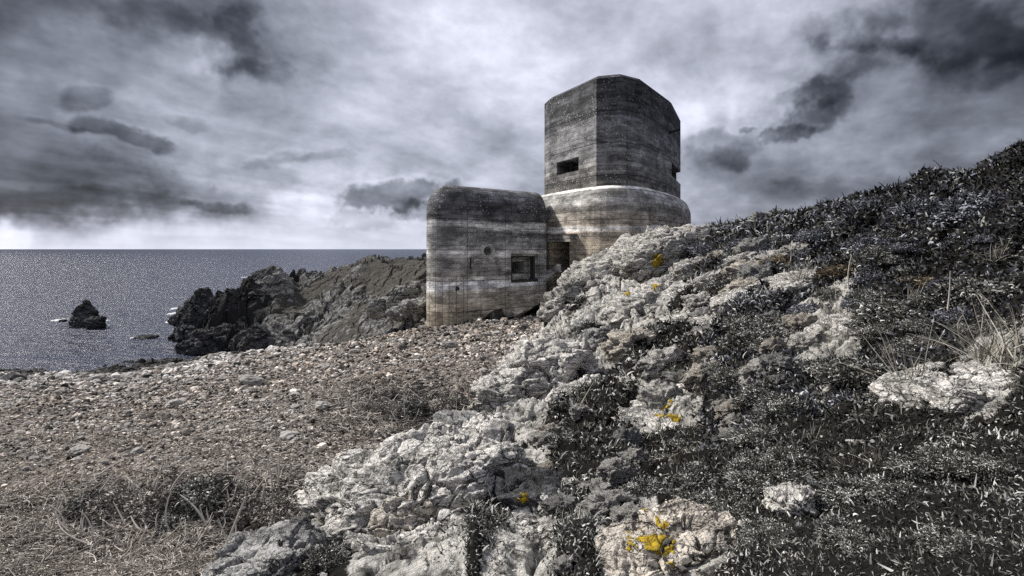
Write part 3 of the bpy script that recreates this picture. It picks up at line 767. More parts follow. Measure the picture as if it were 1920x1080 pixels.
# rocks by the side block
for i, (px, py, d, hw, hh, lb) in enumerate([
    (776, 578, 37, 24, 17, 'pale boulder pile stone wedged against the rounded corner of the side block'),
    (748, 590, 38, 20, 12, 'flat grey rock a step seaward of the side block'),
    (720, 575, 40, 26, 16, 'grey outcrop rock on the headland slope near the side block'),
    (765, 548, 41, 20, 14, 'angular grey rock high on the headland slope touching the side block'),
    ]):
    rock_px('rock', px, py, d, hw, hh, .8, lb, 50 + i, 5, 'cliff' if i > 1 else 'grey', feat=.9)

# --- outcrops on the slope
L_ = {}
def oc(key, *a, **k):
    o = rock_px(*a, **k); L_[key] = k['label'] if 'label' in k else a[7]; return o
OUT = [
 # key, px, py, d, hw, hh, dep, seed, sub, mat, label, feat, rz
 ('knoll', 1195, 566, 25.0, 128, 104, 2.6, 61, 7, 'palefar', 'large craggy pale outcrop hiding the foot of the round drum', .62, .2),
 ('knollfoot', 1082, 598, 23.5, 52, 58, 1.3, 62, 6, 'palefar', 'steep pale rock shoulder beside the bunker door', .7, -.3),
 ('shoulder', 1262, 478, 24.5, 75, 44, 1.6, 63, 6, 'palefar', 'pale crest rock under the right rim of the drum', .7, .1),
 ('lichenslab', 1225, 500, 22.5, 60, 42, 1.0, 64, 6, 'palefar', 'sloping slab streaked with bright yellow lichen below the drum', .6, .3),
 ('slabmid', 1235, 585, 19.0, 105, 48, 1.6, 65, 7, 'pale', 'long pale stepped slab halfway up the slope', .6, .25),
 ('slabright', 1330, 628, 14.5, 85, 36, 1.0, 66, 6, 'pale', 'pale rock ledge with one yellow lichen spot amid scrub', .5, .2),
 ('strata', 1300, 520, 19.5, 40, 30, .6, 67, 6, 'pale', 'thin layered rock stack beside dark scrub cushions', .3, .1),
 ('boulder', 1128, 655, 16.5, 42, 36, .55, 68, 6, 'grey', 'smooth faced grey boulder at the edge of the pebbles', .5, .4),
 ('boulder2', 1092, 628, 18, 22, 26, .4, 69, 5, 'grey', 'upright grey stone behind the smooth faced boulder', .35, .4),
 ('mid', 1010, 735, 12.6, 112, 72, 1.2, 70, 7, 'pale', 'broad cracked pale outcrop in the middle of the slope', .48, .3),
 ('midfoot', 935, 775, 11.4, 48, 58, .6, 71, 6, 'pale', 'pale rock buttress under the broad cracked outcrop', .4, 0),
 ('midledge', 1120, 765, 10.4, 118, 32, .8, 72, 7, 'pale', 'long pale rock ledge running beneath a dark wet slab', .36, .35),
 ('darkmid', 1148, 722, 11.4, 48, 12, .5, 73, 5, 'slate', 'small dark wet slab with a yellow spot above the long ledge', .4, .2),
 ('lichenrock', 1265, 790, 8.4, 100, 34, .7, 74, 6, 'pale', 'pale rock ridge carrying a broad yellow lichen patch', .32, .35),
 ('cobble', 862, 815, 9.8, 46, 34, .45, 75, 5, 'grey', 'brownish grey boulder half sunk in dry stems', .4, .2),
 ('big', 760, 968, 5.4, 165, 112, .85, 76, 7, 'pale', 'huge crazed white outcrop nearest the dry stems', .26, .3),
 ('bigtop', 870, 880, 6.4, 110, 52, .7, 77, 7, 'pale', 'pale cracked upper shoulder of rock behind the huge crazed outcrop', .30, .2),
 ('knob', 760, 985, 4.75, 62, 44, .25, 78, 6, 'warm', 'rounded cream knob of rock beside a dark hollow', .2, .5),
 ('frontledge', 990, 985, 4.7, 145, 38, .35, 79, 7, 'pale', 'long pale ledge fringed with scrub under the dark flat slab', .2, .25),
 ('darkslab', 1003, 926, 4.9, 84, 24, .34, 80, 5, 'slate', 'dark flat slate slab with a single yellow lichen spot', .3, .1),
 ('dome', 500, 1075, 4.1, 92, 60, .4, 81, 6, 'grey', 'smooth domed grey rock cut by the bottom edge', .3, .2),
 ('frontslab', 1235, 1046, 3.35, 150, 46, .3, 82, 7, 'warm', 'wide warm grey slab with a big yellow lichen crust', .17, .3),
 ('frontslab2', 1100, 1030, 3.9, 130, 42, .35, 83, 6, 'pale', 'narrow pale rock rib between two scrub bands', .17, .3),
 ('bottomslab', 770, 1068, 3.9, 135, 44, .35, 93, 7, 'pale', 'low pale slab cut by the bottom edge beside the domed rock', .24, .2),
 ('gapstone', 884, 1046, 3.75, 42, 36, .16, 94, 6, 'warm', 'rounded warm stone at the bottom edge beside the low pale slab', .2, .4),
 ('tip1', 1480, 545, 12.0, 56, 26, .55, 84, 6, 'pale', 'white bare rock cap ringed by pale grass', .4, .2),
 ('tip1b', 1395, 570, 12.2, 50, 22, .5, 85, 6, 'pale', 'low pale rock rib joining the scrub and the white cap', .4, .3),
 ('tip2', 1592, 634, 8.0, 66, 34, .5, 86, 6, 'pale', 'dusty pale rock shoulder with dry grass behind it', .3, .3),
 ('tip3', 1815, 765, 4.5, 128, 62, .45, 87, 7, 'pale', 'large bleached rock hump standing in dark scrub', .22, .25),
 ('tip3b', 1630, 862, 4.2, 50, 36, .2, 88, 6, 'pale', 'small bleached rock face sunk in dark scrub', .2, .2),
 ('tip4', 1480, 945, 3.6, 36, 26, .15, 89, 5, 'pale', 'pale fist-sized rock peeping from black scrub', .16, .1),
 ('tip5', 1830, 1075, 2.6, 34, 20, .1, 90, 5, 'warm', 'small warm stone at the very bottom of the scrub', .12, .1),
 ('ridgea', 1425, 412, 26.5, 16, 14, .4, 91, 5, 'cliff', 'upright grey stone on the skyline beside the dark bush', .3, 0),
 ('ridgeb', 1455, 408, 26.3, 18, 13, .4, 92, 5, 'cliff', 'rounded grey stone on the skyline, away from the bush', .3, 0),
]
TILT = {'knoll': .42, 'knollfoot': .8, 'lichenslab': .5, 'slabmid': .28, 'slabright': .25, 'mid': .35, 'midledge': .14, 'big': .3, 'bigtop': .2, 'frontledge': .16, 'frontslab': .22, 'frontslab2': .2, 'lichenrock': .2, 'dome': .1, 'tip1': .2, 'tip1b': .25, 'tip3': .05, 'darkslab': -.08, 'darkmid': -.05}
for (key, px, py, d, hw, hh, dep, seed, sub, mat, label, feat, rz) in OUT:
    rock_px('outcrop' if hw > 45 else 'boulder', px, py, d, hw, hh, dep, label, seed, sub, mat, tilt=TILT.get(key, .12), cat='rock outcrop' if hw > 45 else 'boulder', feat=feat * (1.45 if sub == 7 else 1.2), rz=rz, fac={'tip1': .4, 'tip1b': .5, 'tip2': .4, 'tip3': .4, 'tip3b': .5, 'tip4': .4, 'big': .8, 'dome': .3, 'boulder': .55, 'darkslab': .35, 'darkmid': .4, 'cobble': .5}.get(key, 1.0))
    L_[key] = label

# --- yellow lichen crusts growing on particular rocks
def lichen(key, px, py, rx, ry, seed, thr=.0):
    best = None
    for lb in L_.values():
        o, p, f = ROCKS[lb]
        X = 960 + F * p[:, 0] / p[:, 1]; Yp = HZ + F * (EYE - p[:, 2]) / p[:, 1]
        m_ = (np.abs(X - px) < .5 * rx) & (np.abs(Yp - py) < .5 * ry)
        if m_.sum() > 3 and (best is None or p[m_, 1].min() < best[0]): best = (p[m_, 1].min(), lb)
    if best is None: print('lichen: no rock at', key, px, py); return
    o, p, f = ROCKS[best[1]]
    X = 960 + F * p[:, 0] / p[:, 1]; Yp = HZ + F * (EYE - p[:, 2]) / p[:, 1]
    dd = ((X - px) / rx) ** 2 + ((Yp - py) / ry) ** 2
    near = np.nonzero(dd < 4)[0]
    if len(near) == 0: print('lichen: no rock at', key, px, py); return
    k = near[np.argmin(p[near, 1] + dd[near] * .3)]
    sc_ = p[k, 1] / F
    h = p[k]; q = p - h
    fld = 1 - np.sqrt((q[:, 0] / (rx * sc_)) ** 2 + (q[:, 2] / (ry * sc_)) ** 2 + (q[:, 1] / (2.2 * rx * sc_)) ** 2) + .62 * fbm(p / (rx * sc_) * 2.0 + seed, 5)
    fm = (fld[f] > .04 + thr).all(1)
    fall = f[fm]
    if len(fall) < 3: print('lichen: too small', key, len(fall)); return
    e1 = p[f[:, 1]] - p[f[:, 0]]; e2 = p[f[:, 2]] - p[f[:, 0]]; fn_ = np.cross(e1, e2)
    vn = np.zeros_like(p); [np.add.at(vn, f[:, i], fn_) for i in range(3)]; vn /= np.linalg.norm(vn, axis=1)[:, None] + 1e-9
    lab = np.arange(len(p))                                  # one crust for every patch that hangs together
    while True:
        new = lab.copy(); mn = lab[fall].min(1)
        for i in range(3): np.minimum.at(new, fall[:, i], mn)
        new = new[new]
        if (new == lab).all(): break
        lab = new
    for g_ in np.unique(lab[fall[:, 0]]):
        ff = fall[lab[fall[:, 0]] == g_]
        if len(ff) >= 5: crust(o, p, ff, vn, fld, h)
def crust(o, p, ff, vn, fld, h):
    ids, inv = np.unique(ff, return_inverse=True); ff = inv.reshape(-1, 3)
    th = .0005 * h[1] * np.clip((fld[ids] - .1) * 3, .25, 1)
    top = p[ids] + vn[ids] * th[:, None] - np.array(o.location)
    low = p[ids] - vn[ids] * .004 - np.array(o.location)
    # rim faces join the crust to the rock
    cnt = {}
    for t_ in ff:
        for a, b in ((t_[0], t_[1]), (t_[1], t_[2]), (t_[2], t_[0])): cnt[(a, b)] = 1
    rim = [(a, b) for (a, b) in cnt if (b, a) not in cnt]; n = len(ids)
    fc = [tuple(t_) for t_ in ff] + [(b, a, a + n) for a, b in rim] + [(b, a + n, b + n) for a, b in rim]
    link('lichen_crust', mesh_np('lichen_crust', np.concatenate([top, low]), np.array(fc), True, None, M['lichen']), parent=o)
lichen('lichenslab', 1236, 488, 14, 17, 1); lichen('lichenslab', 1222, 516, 18, 11, 2); lichen('', 1205, 668, 14, 7, 12); lichen('', 1170, 545, 8, 8, 13); lichen('', 1255, 700, 10, 6, 14)
lichen('knoll', 1178, 535, 9, 9, 3); lichen('slabright', 1315, 602, 17, 7, 4)
lichen('darkmid', 1134, 726, 9, 6, 5); lichen('lichenrock', 1275, 760, 34, 15, 6); lichen('lichenrock', 1250, 778, 10, 7, 7)
lichen('darkslab', 980, 934, 13, 9, 8, -.1); lichen('frontslab', 1225, 996, 50, 22, 9); lichen('frontslab', 1180, 1020, 14, 9, 10)
# smaller half-buried rocks that break up the scrub
hr = np.random.default_rng(77); n_ = 0; PR = []
for k in range(5):
    pv, pf = ico(5); q = pv * 1.3 + 7 * k
    w1, w2, wv = worley(q * 1.4 + .3); al = q @ np.array([.3, .3, .9]) * 2.2 + .5 * fbm(q, 3); sw = al - np.floor(al)
    pp = pv / (np.sum(np.abs(pv) ** 3.2, axis=1) ** (1 / 3.2))[:, None] * [1, .7, .75]
    pp = pp * (1 + .22 * fbm(q, 3) + .30 * facets(q * 1.2 + 2)[0] + .12 * facets(q * 3 + 2)[0] + .12 * (sw - .5) - .10 * sstep(.08, 0, w2 - w1) + .05 * fbm(q * 4, 3))[:, None]
    PR.append([mesh_np('half_buried_rock', pp, pf, True, None, M[m_]) for m_ in ('pale', 'warm', 'grey')])
while n_ < 60:
    px = hr.uniform(880, 1520); py = hr.uniform(455, 1075)
    if px < 1330 - (py - 455) * .9 or py < 470 - (px - 1300) * .33: continue
    q = ray_ground(px, py, hill_z, 1.5)
    if q is None: continue
    if px > 1250 and py > 830 and hr.random() < .8: continue
    vg = hill_parts(np.array([q[0]]), np.array([q[1]]))[2][0]
    if hr.random() < (px - 1350) / 500 * .8 or any(abs(px - a[1]) < a[4] * .8 and abs(py - a[2]) < a[5] * .8 for a in OUT): continue
    s = hr.uniform(12, 42) * q[1] / F
    o = link('half_buried_rock', PR[int(hr.integers(5))][int(hr.choice(3, p=[.6, .2, .2]))], (q[0], q[1] + .35 * s, q[2] - .22 * s)); o.scale = (s, s, s * hr.uniform(.7, 1.1))
    o.rotation_euler = (hr.uniform(-.3, .1), -hr.uniform(.05, .45), hr.uniform(-.5, .6))
    tag(o, 'weathered rock half buried in the scrubby slope', 'rock', 'half-buried rocks on the slope'); n_ += 1

# ------------------------------------------------------------------ beach stones
def stone_batch(pos, size, yaw, tone, sub, seeds, hue):
    v0, f = ico(sub); nv = len(v0); n = len(pos); NV = 14
    protos = []
    for k in range(NV):
        d = v0 * np.array([1, .6 + .35 * _r.random(), .45 + .4 * _r.random()])
        w = fbm(v0 * 1.1 + 31 * k, 2)
        w2, w3, wv = worley(v0 * 1.6 + 9.3 * k)
        protos.append(d * (1 + .45 * w + .4 * (w2 - .5))[:, None])
    V = np.empty((n, nv, 3), np.float32)
    for i in range(n): V[i] = protos[seeds[i] % NV]
    V *= size[:, None, None]
    tx = _r.normal(size=n) * .3
    c, s = np.cos(tx)[:, None], np.sin(tx)[:, None]
    V = np.stack([V[..., 0], V[..., 1] * c - V[..., 2] * s, V[..., 1] * s + V[..., 2] * c], 2)
    c, s = np.cos(yaw)[:, None], np.sin(yaw)[:, None]
    V = np.stack([V[..., 0] * c - V[..., 1] * s, V[..., 0] * s + V[..., 1] * c, V[..., 2]], 2) + pos[:, None, :]
    Fc = (f[None] + (np.arange(n) * nv)[:, None, None]).reshape(-1, 3)
    return V.reshape(-1, 3), Fc, np.repeat(tone, nv), np.repeat(hue, nv)
def scatter_uw(n, u0, u1, y0, y1):
    t = _r.uniform(math.asinh(y0 / W0), math.asinh(y1 / W0), n); u = _r.uniform(u0, u1, n)
    Y = W0 * np.sinh(t); X = u * np.sqrt(Y * Y + W0 * W0); return X, Y
def shingle(n, sub, k0, k1, y0, y1):
    X, Y = scatter_uw(n, -1.35, .14, y0, y1)
    z = beach_z(X, Y); hz_ = hill_z(X, Y)
    ok = (z > -.25) & (hz_ < z + .1)
    ok &= ~((Y > 33) & (X > -3.5) & (X > -6))                                        # bunker footprint
    X, Y, z = X[ok], Y[ok], z[ok]; n = len(X)
    w = np.sqrt(Y * Y + 1)
    size = w * np.exp(_r.normal(math.log(k0), k1, n)) * (.8 + .35 * sstep(3.2, 1.4, z)); size = np.clip(size, .008, .5)
    patch = fbm(xyz(X, Y, 3.0, 3), 3)
    shore = sstep(3.6, 1.6, z + .6 * patch)
    hue = np.clip(.50 + .40 * fbm(xyz(X, Y, 2.2, 13), 3) + .2 * _r.normal(size=n) - .5 * shore, 0, 1)
    tone = np.clip(.37 + .17 * shore + .33 * _r.normal(size=n) + .16 * patch, .03, 1)
    wet = sstep(1.3, .3, z + .4 * perlin(xyz(X, Y, 2, 1))); tone = tone * (1 - .85 * wet)
    pos = np.stack([X, Y, z + size * .12], 1)
    return stone_batch(pos, size, _r.uniform(0, 6.28, n), tone, sub, _r.integers(0, 99, n), hue)
B_ = [shingle(76000, 1, .0019, .42, 4.2, 20), shingle(64000, 1, .0021, .45, 17, 46), shingle(3000, 2, .0050, .35, 8, 46)]
V1 = B_[0][0]; V2 = np.concatenate([B_[1][0], B_[2][0]]); T1 = B_[0][2]; HUE = np.concatenate([B_[k][3] for k in range(3)]); T2 = np.concatenate([B_[1][2], B_[2][2]])
Fs = np.concatenate([B_[0][1], B_[1][1] + len(V1), B_[2][1] + len(V1) + len(B_[1][0])])
tag(link('shingle_stones', mesh_np('shingle_stones', np.concatenate([V1, V2]), Fs, False, {'tone': np.concatenate([T1, T2]), 'hue': HUE}, M['stone'])), kind='stuff')

# larger stones one can tell apart, each a thing of its own
v0, f0 = ico(4)
BIG = []
for k in range(6):
    p = v0 * np.array([1, .62 + .06 * k, .42 + .05 * (k % 3)]); q = v0 * 1.2 + 11 * k
    w1, w2, wv = worley(q * 1.3)
    p = p * (1 + .3 * fbm(q, 3) + .35 * (w1 - .45))[:, None] + .03 * ridged(q * 3, 3)[:, None] * v0
    tone = np.clip(.42 + .1 * fbm(q, 2) + .14 * k / 6, 0, 1)
    BIG.append(mesh_np('beach_stone', p, f0, False, {'tone': tone}, M['stone']))
def place_stone(px, py, wpx, k, label, group, dark=False):
    q = ray_ground(px, py, beach_z, 3)
    if q is None: return
    s = wpx * q[1] / F
    o = link('beach_stone', BIG[k % 6], (q[0], q[1], q[2] + .18 * s)); o.scale = (s, s, s * random.uniform(.7, 1.0))
    o.rotation_euler = (random.uniform(-.2, .2), random.uniform(-.2, .2), random.uniform(0, 6.28))
    tag(o, label, 'stone', group); return o
named = [(845, 650, 17, 'pale slab among the pebbles straight below the side block'), (470, 720, 22, 'big pale stone at the middle of the pebble beach'),
         (180, 712, 14, 'long pale stone close to the water at the beach edge'), (240, 708, 13, 'bright stone at the top of the shore beside a long pale one'),
         (605, 765, 16, 'flat pale stone above the hollow of dry stems'), (330, 760, 15, 'dark-shadowed stone on the brownish pebbles'),
         (505, 800, 13, 'lone stone close under the brown pebble patch'), (150, 850, 20, 'pale stone resting on the brown gravel near the dry stems'),
         (255, 850, 13, 'flattish stone beside dark gravel above the stem bank'), (610, 690, 12, 'reddish grey stone high on the beach'),
         (40, 690, 16, 'stone heap top at the far seaward corner of the beach'), (540, 820, 15, 'stone at the brink of the stem bank'),
         (985, 612, 9, 'grey stone on the pebbles close to the bunker door'), (930, 605, 8, 'small stone under the bunker window')]
for i, (px, py, w, lb) in enumerate(named): place_stone(px, py, w, i, lb, None)
rr = np.random.default_rng(5); cnt_ = 0
while cnt_ < 150:
    px = rr.uniform(0, 980); py = rr.uniform(606, 880)
    shore = 700 - .11 * px
    if py < shore + 3 or (px > 700 and py > 700): continue
    q = ray_ground(px, py, beach_z, 3)
    if q is None or q[2] < .2 or hill_z(np.array([q[0]]), np.array([q[1]]))[0] > q[2]: continue
    near_shore = py < shore + 60
    w = rr.uniform(5, 10) if near_shore else rr.uniform(4, 8)
    place_stone(px, py, w, int(rr.integers(6)), 'larger pale stone lying among the small pebbles of the beach', 'larger stones among the pebbles'); cnt_ += 1

# foam where rocks meet the sea: thin lumpy sheets of froth
def foam(px, py, rx, ry, seed):
    d = EYE / ((py - HZ) / F); c = np.array([(px - 960) / F * d, d, .0])
    n = 26; a = np.linspace(0, 2 * math.pi, n, endpoint=False); rg = np.random.default_rng(seed)
    r = 1 + .5 * np.array([perlin(np.array([[math.cos(t) * 1.7 + seed * 3.1, math.sin(t) * 1.7, .5]]))[0] for t in a])
    X = rx * d / F; Yv = ry * d / F * d / EYE
    ring = np.stack([X * r * np.cos(a), Yv * r * np.sin(a), np.full(n, -.02)], 1); top = ring * [.8, .8, 0] + [0, 0, .07]
    ctr = np.array([[0, 0, .1]])
    v = np.concatenate([ring, top, ctr]); fc = []
    for j in range(n):
        j2 = (j + 1) % n; fc += [(j, j2, n + j2), (j, n + j2, n + j), (n + j, n + j2, 2 * n)]
    return v + c, np.array(fc)
FV = []; FF = []; base_ = 0
for i, a in enumerate([(112, 600, 8, 2), (140, 612, 6, 1.5), (198, 602, 5, 1.5), (333, 578, 7, 2), (324, 588, 6, 2), (326, 602, 8, 3), (250, 634, 5, 1.2), (330, 607, 9, 1.5), (328, 636, 6, 1.5), (458, 520, 3, .8)]):
    v, fc = foam(*a, i); FV.append(v); FF.append(fc + base_); base_ += len(v)
tag(link('sea_foam', mesh_np('sea_foam', np.concatenate(FV), np.concatenate(FF), True, None, M['foam'])), kind='stuff')
# ------------------------------------------------------------------ leaves, grass, stems
def blades(pos, nrm, length, width, tone, curl, seed, seg=3, out=.8, up=None):
    """curled tapering strips: (n) roots -> verts, quads"""
    rg = np.random.default_rng(seed); n = len(pos)
    nrm = nrm / np.linalg.norm(nrm, axis=1)[:, None]
    r = rg.normal(size=(n, 3)); tdir = r - nrm * np.sum(r * nrm, 1)[:, None]; tdir /= np.linalg.norm(tdir, axis=1)[:, None]
    o = rg.uniform(.15, out, n)[:, None]; d = nrm * (1 - o) + tdir * o; d /= np.linalg.norm(d, axis=1)[:, None]
    side = np.cross(d, rg.normal(size=(n, 3))); side /= np.linalg.norm(side, axis=1)[:, None] + 1e-9
    bend = np.cross(side, d)
    cu = (rg.normal(size=n) * curl)[:, None]
    V = np.empty((n, (seg + 1) * 2, 3), np.float32); p = pos.copy(); step = (length / seg)[:, None]
    for k in range(seg + 1):
        wd = (width * (1.0 if k == 0 else (1.15 - .95 * (k / seg) ** 1.5)) * .5)[:, None]
        V[:, 2 * k] = p - side * wd; V[:, 2 * k + 1] = p + side * wd
        d = d + bend * cu / seg; d /= np.linalg.norm(d, axis=1)[:, None]; bend = np.cross(side, d); p = p + d * step
    q = np.array([[2 * k, 2 * k + 1, 2 * k + 3, 2 * k + 2] for k in range(seg)])
    Q = (q[None] + (np.arange(n) * (seg + 1) * 2)[:, None, None]).reshape(-1, 4)
    return V.reshape(-1, 3), Q, np.repeat(tone, (seg + 1) * 2)
def ground_normal(fn, X, Y):
    e = .03 * np.sqrt(Y * Y + 1) * .3 + .01
    zx = (fn(X + e, Y) - fn(X - e, Y)) / (2 * e); zy = (fn(X, Y + e) - fn(X, Y - e)) / (2 * e)
    n = np.stack([-zx, -zy, np.ones_like(zx)], 1); return n / np.linalg.norm(n, axis=1)[:, None]
def ground_cover(n, seed, y0, y1, u0, u1, mat, name, k_len, k_w, bias, curl=1.6, seg=3, mean=.50):
    global _r
    _r = np.random.default_rng(seed)
    X, Y = scatter_uw(n, u0, u1, y0, y1)
    z, base, veg = hill_parts(X, Y)
    dens = np.clip(veg * 1.35 - .16 + .75 * fbm(xyz(X, Y, .6, 60 + seed), 3) + bias, 0, 1)
    ok = (_r.random(n) < dens) & (z > beach_z(X, Y) - .15)
    X, Y, z = X[ok], Y[ok], z[ok]; n = len(X)
    nr = ground_normal(hill_z, X, Y); nr = nr + [0, -.1, .35]
    w = np.sqrt(Y * Y + 1)
    ln = np.clip(w * k_len, .03, .26) * np.exp(_r.normal(0, .35, n)); wd = np.clip(w * k_w, .006, .06) * np.exp(_r.normal(0, .3, n))
    pn = fbm(xyz(X, Y, .5, 77), 3)
    tone = np.clip(mean - .24 * sstep(.42, .9, X / w) * sstep(2.5, 6, w) + .28 * _r.normal(size=n) + .22 * pn + .30 * fbm(xyz(X, Y, 1.7, 91), 3), .02, 1)  # leaves darken towards the right: that slope's shade is put into their colour
    V, Q, T = blades(np.stack([X, Y, z - .02], 1), nr, ln, wd, tone, curl, seed, seg)
    tag(link(name, mesh_np(name, V, Q, True, {'tone': T}, M[mat])), kind='stuff')
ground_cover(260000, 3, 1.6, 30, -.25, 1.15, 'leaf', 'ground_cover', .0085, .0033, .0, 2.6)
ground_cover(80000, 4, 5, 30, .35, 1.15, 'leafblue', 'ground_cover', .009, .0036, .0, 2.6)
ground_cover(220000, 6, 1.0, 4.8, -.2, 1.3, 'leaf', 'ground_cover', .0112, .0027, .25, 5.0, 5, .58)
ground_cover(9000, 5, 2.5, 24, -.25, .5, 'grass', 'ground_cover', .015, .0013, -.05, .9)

# shrubs: cushions and bushes as single things (foliage + woody stems)
def shrub_mesh(seed, n=4200, mat='leaf', flat=.7, lum=.3):
    rg = np.random.default_rng(seed)
    d = rg.normal(size=(n, 3)); d[:, 2] = np.abs(d[:, 2]) - .15; d /= np.linalg.norm(d, axis=1)[:, None]
    r = (1 + lum * fbm(d * 1.7 + seed * 5, 3)) * (1 - .35 * rg.random(n) ** 2)
    p = d * r[:, None] * [1, 1, flat]
    f1, f2, cv = worley(p * 2.6 + seed)
    tone = np.clip(.46 + .28 * rg.normal(size=n) + .5 * (cv - .5), .02, 1)
    V, Q, T = blades(p * .96, d + rg.normal(size=(n, 3)) * .25, .105 * np.exp(rg.normal(0, .3, n)), .034 * np.exp(rg.normal(0, .25, n)), tone, 2.4, seed)
    return mesh_np('foliage', V, Q, True, {'tone': T}, M[mat])
def stems_mesh(seed, n=14, h=.9):
    rg = np.random.default_rng(seed); V = []; Q = []; b = 0; T = []
    for i in range(n):
        d = rg.normal(size=3); d[2] = abs(d[2]) + .6; d /= np.linalg.norm(d)
        pts = [d * 0, d * .4 * h + rg.normal(size=3) * .03, d * .8 * h + rg.normal(size=3) * .06, d * (1.05 + .15 * rg.random()) * h + rg.normal(size=3) * .08]
        v, q = tube(np.array(pts) * [1, 1, .8], [.03, .022, .015, .005], 4); V.append(v); Q.append(q + b); b += len(v); T.append(np.full(len(v), .15 + .3 * rg.random()))
    return mesh_np('stem', np.concatenate(V), np.concatenate(Q), True, {'tone': np.concatenate(T)}, M['stem'])
SHR = {}
for nm, sd, mat in (('a', 1, 'leaf'), ('b', 2, 'leafblue'), ('c', 3, 'leafblue'), ('d', 4, 'leafbrown'), ('e', 5, 'leaf'), ('f', 6, 'stem')):
    SHR[nm] = (shrub_mesh(sd, mat=mat), stems_mesh(sd))
def shrub(px, py, wpx, kind, label, group=None, hs=.8, skyline=None, fn=None):
    q = P(px, py, skyline) if skyline else ray_ground(px, py, fn or hill_z, 1.5)
    if q is None: print('no ground for shrub', px, py); return
    s = wpx * q[1] / F
    o = bpy.data.objects.new('shrub', None); COL.objects.link(o); o.location = (q[0], q[1] + s * .3, q[2] - (.02 if fn else .25) * s); o.rotation_euler = (0, 0, random.uniform(0, 6.28)); o.scale = (s, s, s * hs)
    tag(o, label, 'shrub', group)
    link('foliage', SHR[kind][0], parent=o); link('stem', SHR[kind][1], parent=o)
    return o
shrub(1402, 432, 32, 'b', 'dark rounded bush on the skyline just past the drum', hs=.95, skyline=26.5)
shrub(1385, 535, 52, 'a', 'dome-shaped grey scrub cushion below the skyline bush', hs=.8)
shrub(1420, 640, 62, 'a', 'broad olive scrub cushion in front of the white rock cap')
shrub(1400, 465, 44, 'b', 'dark scrub mound beneath the skyline bush')
shrub(1330, 470, 36, 'c', 'frosted scrub mound beside the pale crest rock')
shrub(1470, 492, 34, 'd', 'small rusty brown bush behind the white rock cap')
shrub(1590, 505, 42, 'd', 'rusty brown bush in the middle of the dark hillside', hs=.6)
shrub(1755, 530, 62, 'd', 'largest rusty brown bush, high on the dark hillside', hs=.55)
shrub(1545, 440, 42, 'c', 'grey blue bush on the upper slope below a leaning twig')
shrub(1660, 465, 60, 'c', 'grey blue bush above the rusty bushes')
shrub(1640, 385, 44, 'b', 'dark bush just under the ridge line')
shrub(1740, 395, 60, 'b', 'dark bush under the tallest skyline twig')
shrub(1860, 390, 80, 'b', 'big dark bush on the upper slope at the edge of the scrub')
shrub(1690, 345, 36, 'c', 'small frosted bush at the ridge line')
shrub(1880, 560, 95, 'a', 'tall shadowed bush beside the pale dry grass')
shrub(1640, 700, 70, 'a', 'olive bush between the two pale rock humps')
shrub(1560, 700, 60, 'e', 'olive bush under the dusty pale rock shoulder')
shrub(612, 1062, 46, 'e', 'dark scrub filling the gap between the domed rock and the huge crazed outcrop', fn=hill_z)
shrub(1700, 600, 80, 'a', 'black hollow bush below the rusty bushes')
for i, (px, py, wpx) in enumerate([(215, 958, 64), (290, 958, 74), (370, 950, 78), (450, 962, 80), (160, 955, 50), (520, 972, 70), (330, 985, 50), (720, 778, 34), (770, 775, 34), (825, 768, 38), (868, 765, 30), (690, 770, 24)]):
    dry = i % 2 == 1 or i == 0; where = 'near' if i < 7 else 'farther'
    shrub(px, py, wpx * (.85 if i < 7 else 1), 'f' if dry else 'a', ('dry pale tussock' if dry else 'dark leafy plant') + ' clinging to the %s eroded bank' % where, ('dry tussocks' if dry else 'plants') + ' on the %s bank' % where, hs=.75, fn=beach_z)
rs = np.random.default_rng(21); k_ = 0
while k_ < 60:
    px = rs.uniform(1120, 1910); py = rs.uniform(430, 1060)
    lim = 436 - max(0, px - 1370) * .28
    if py < lim + 30 or px < 1350 - (py - 480) * .5 + 80: continue
    q = ray_ground(px, py, hill_z, 1.5)
    if q is None or any(abs(px - a[1]) < a[4] * .9 and abs(py - a[2]) < a[5] * .9 + 14 for a in OUT): continue
    kind = 'b' if py < 520 and rs.random() < .5 else ('c' if py < 600 and rs.random() < .5 else ('a', 'e')[int(rs.integers(2))])
    blue = kind in 'bc'
    shrub(px, py, rs.uniform(22, 40) + (py - 430) * .05, kind, 'small grey blue cushion bush on the upper hillside' if blue else 'small olive grey cushion bush among the dark scrub', 'grey blue cushion bushes' if blue else 'olive grey cushion bushes', hs=rs.uniform(.5, .8)); k_ += 1

# grass tufts
def tuft_mesh(seed, n=70, lean=.5):
    rg = np.random.default_rng(seed)
    p = np.concatenate([rg.normal(size=(n, 2)) * .16, np.zeros((n, 1))], 1); nr = np.concatenate([p[:, :2] * 2.2 + rg.normal(size=(n, 2)) * .2, np.ones((n, 1))], 1)
    V, Q, T = blades(p, nr, .9 * np.exp(rg.normal(0, .35, n)), np.full(n, .018), np.clip(.52 + .2 * rg.normal(size=n), 0, 1), .9, seed, seg=5, out=lean)
    return mesh_np('grass_tuft', V, Q, True, {'tone': T}, M['grass'])
TUF = [tuft_mesh(40 + i) for i in range(4)]
def tuft(px, py, hpx, label, group=None, k=0):
    q = ray_ground(px, py, hill_z, 1.5)
    if q is None: return
    s = hpx * q[1] / F
    o = link('grass_tuft', TUF[k % 4], (q[0], q[1], q[2] - .03)); o.scale = (s * 1.1, s * 1.1, s); o.rotation_euler = (0, 0, random.uniform(0, 6.28))
    tag(o, label, 'grass tuft', group)
tuft(1500, 525, 42, 'pale grass tuft standing on the white rock cap', k=0)
tuft(1570, 610, 60, 'dry grass fringe behind the dusty pale rock shoulder', k=1)
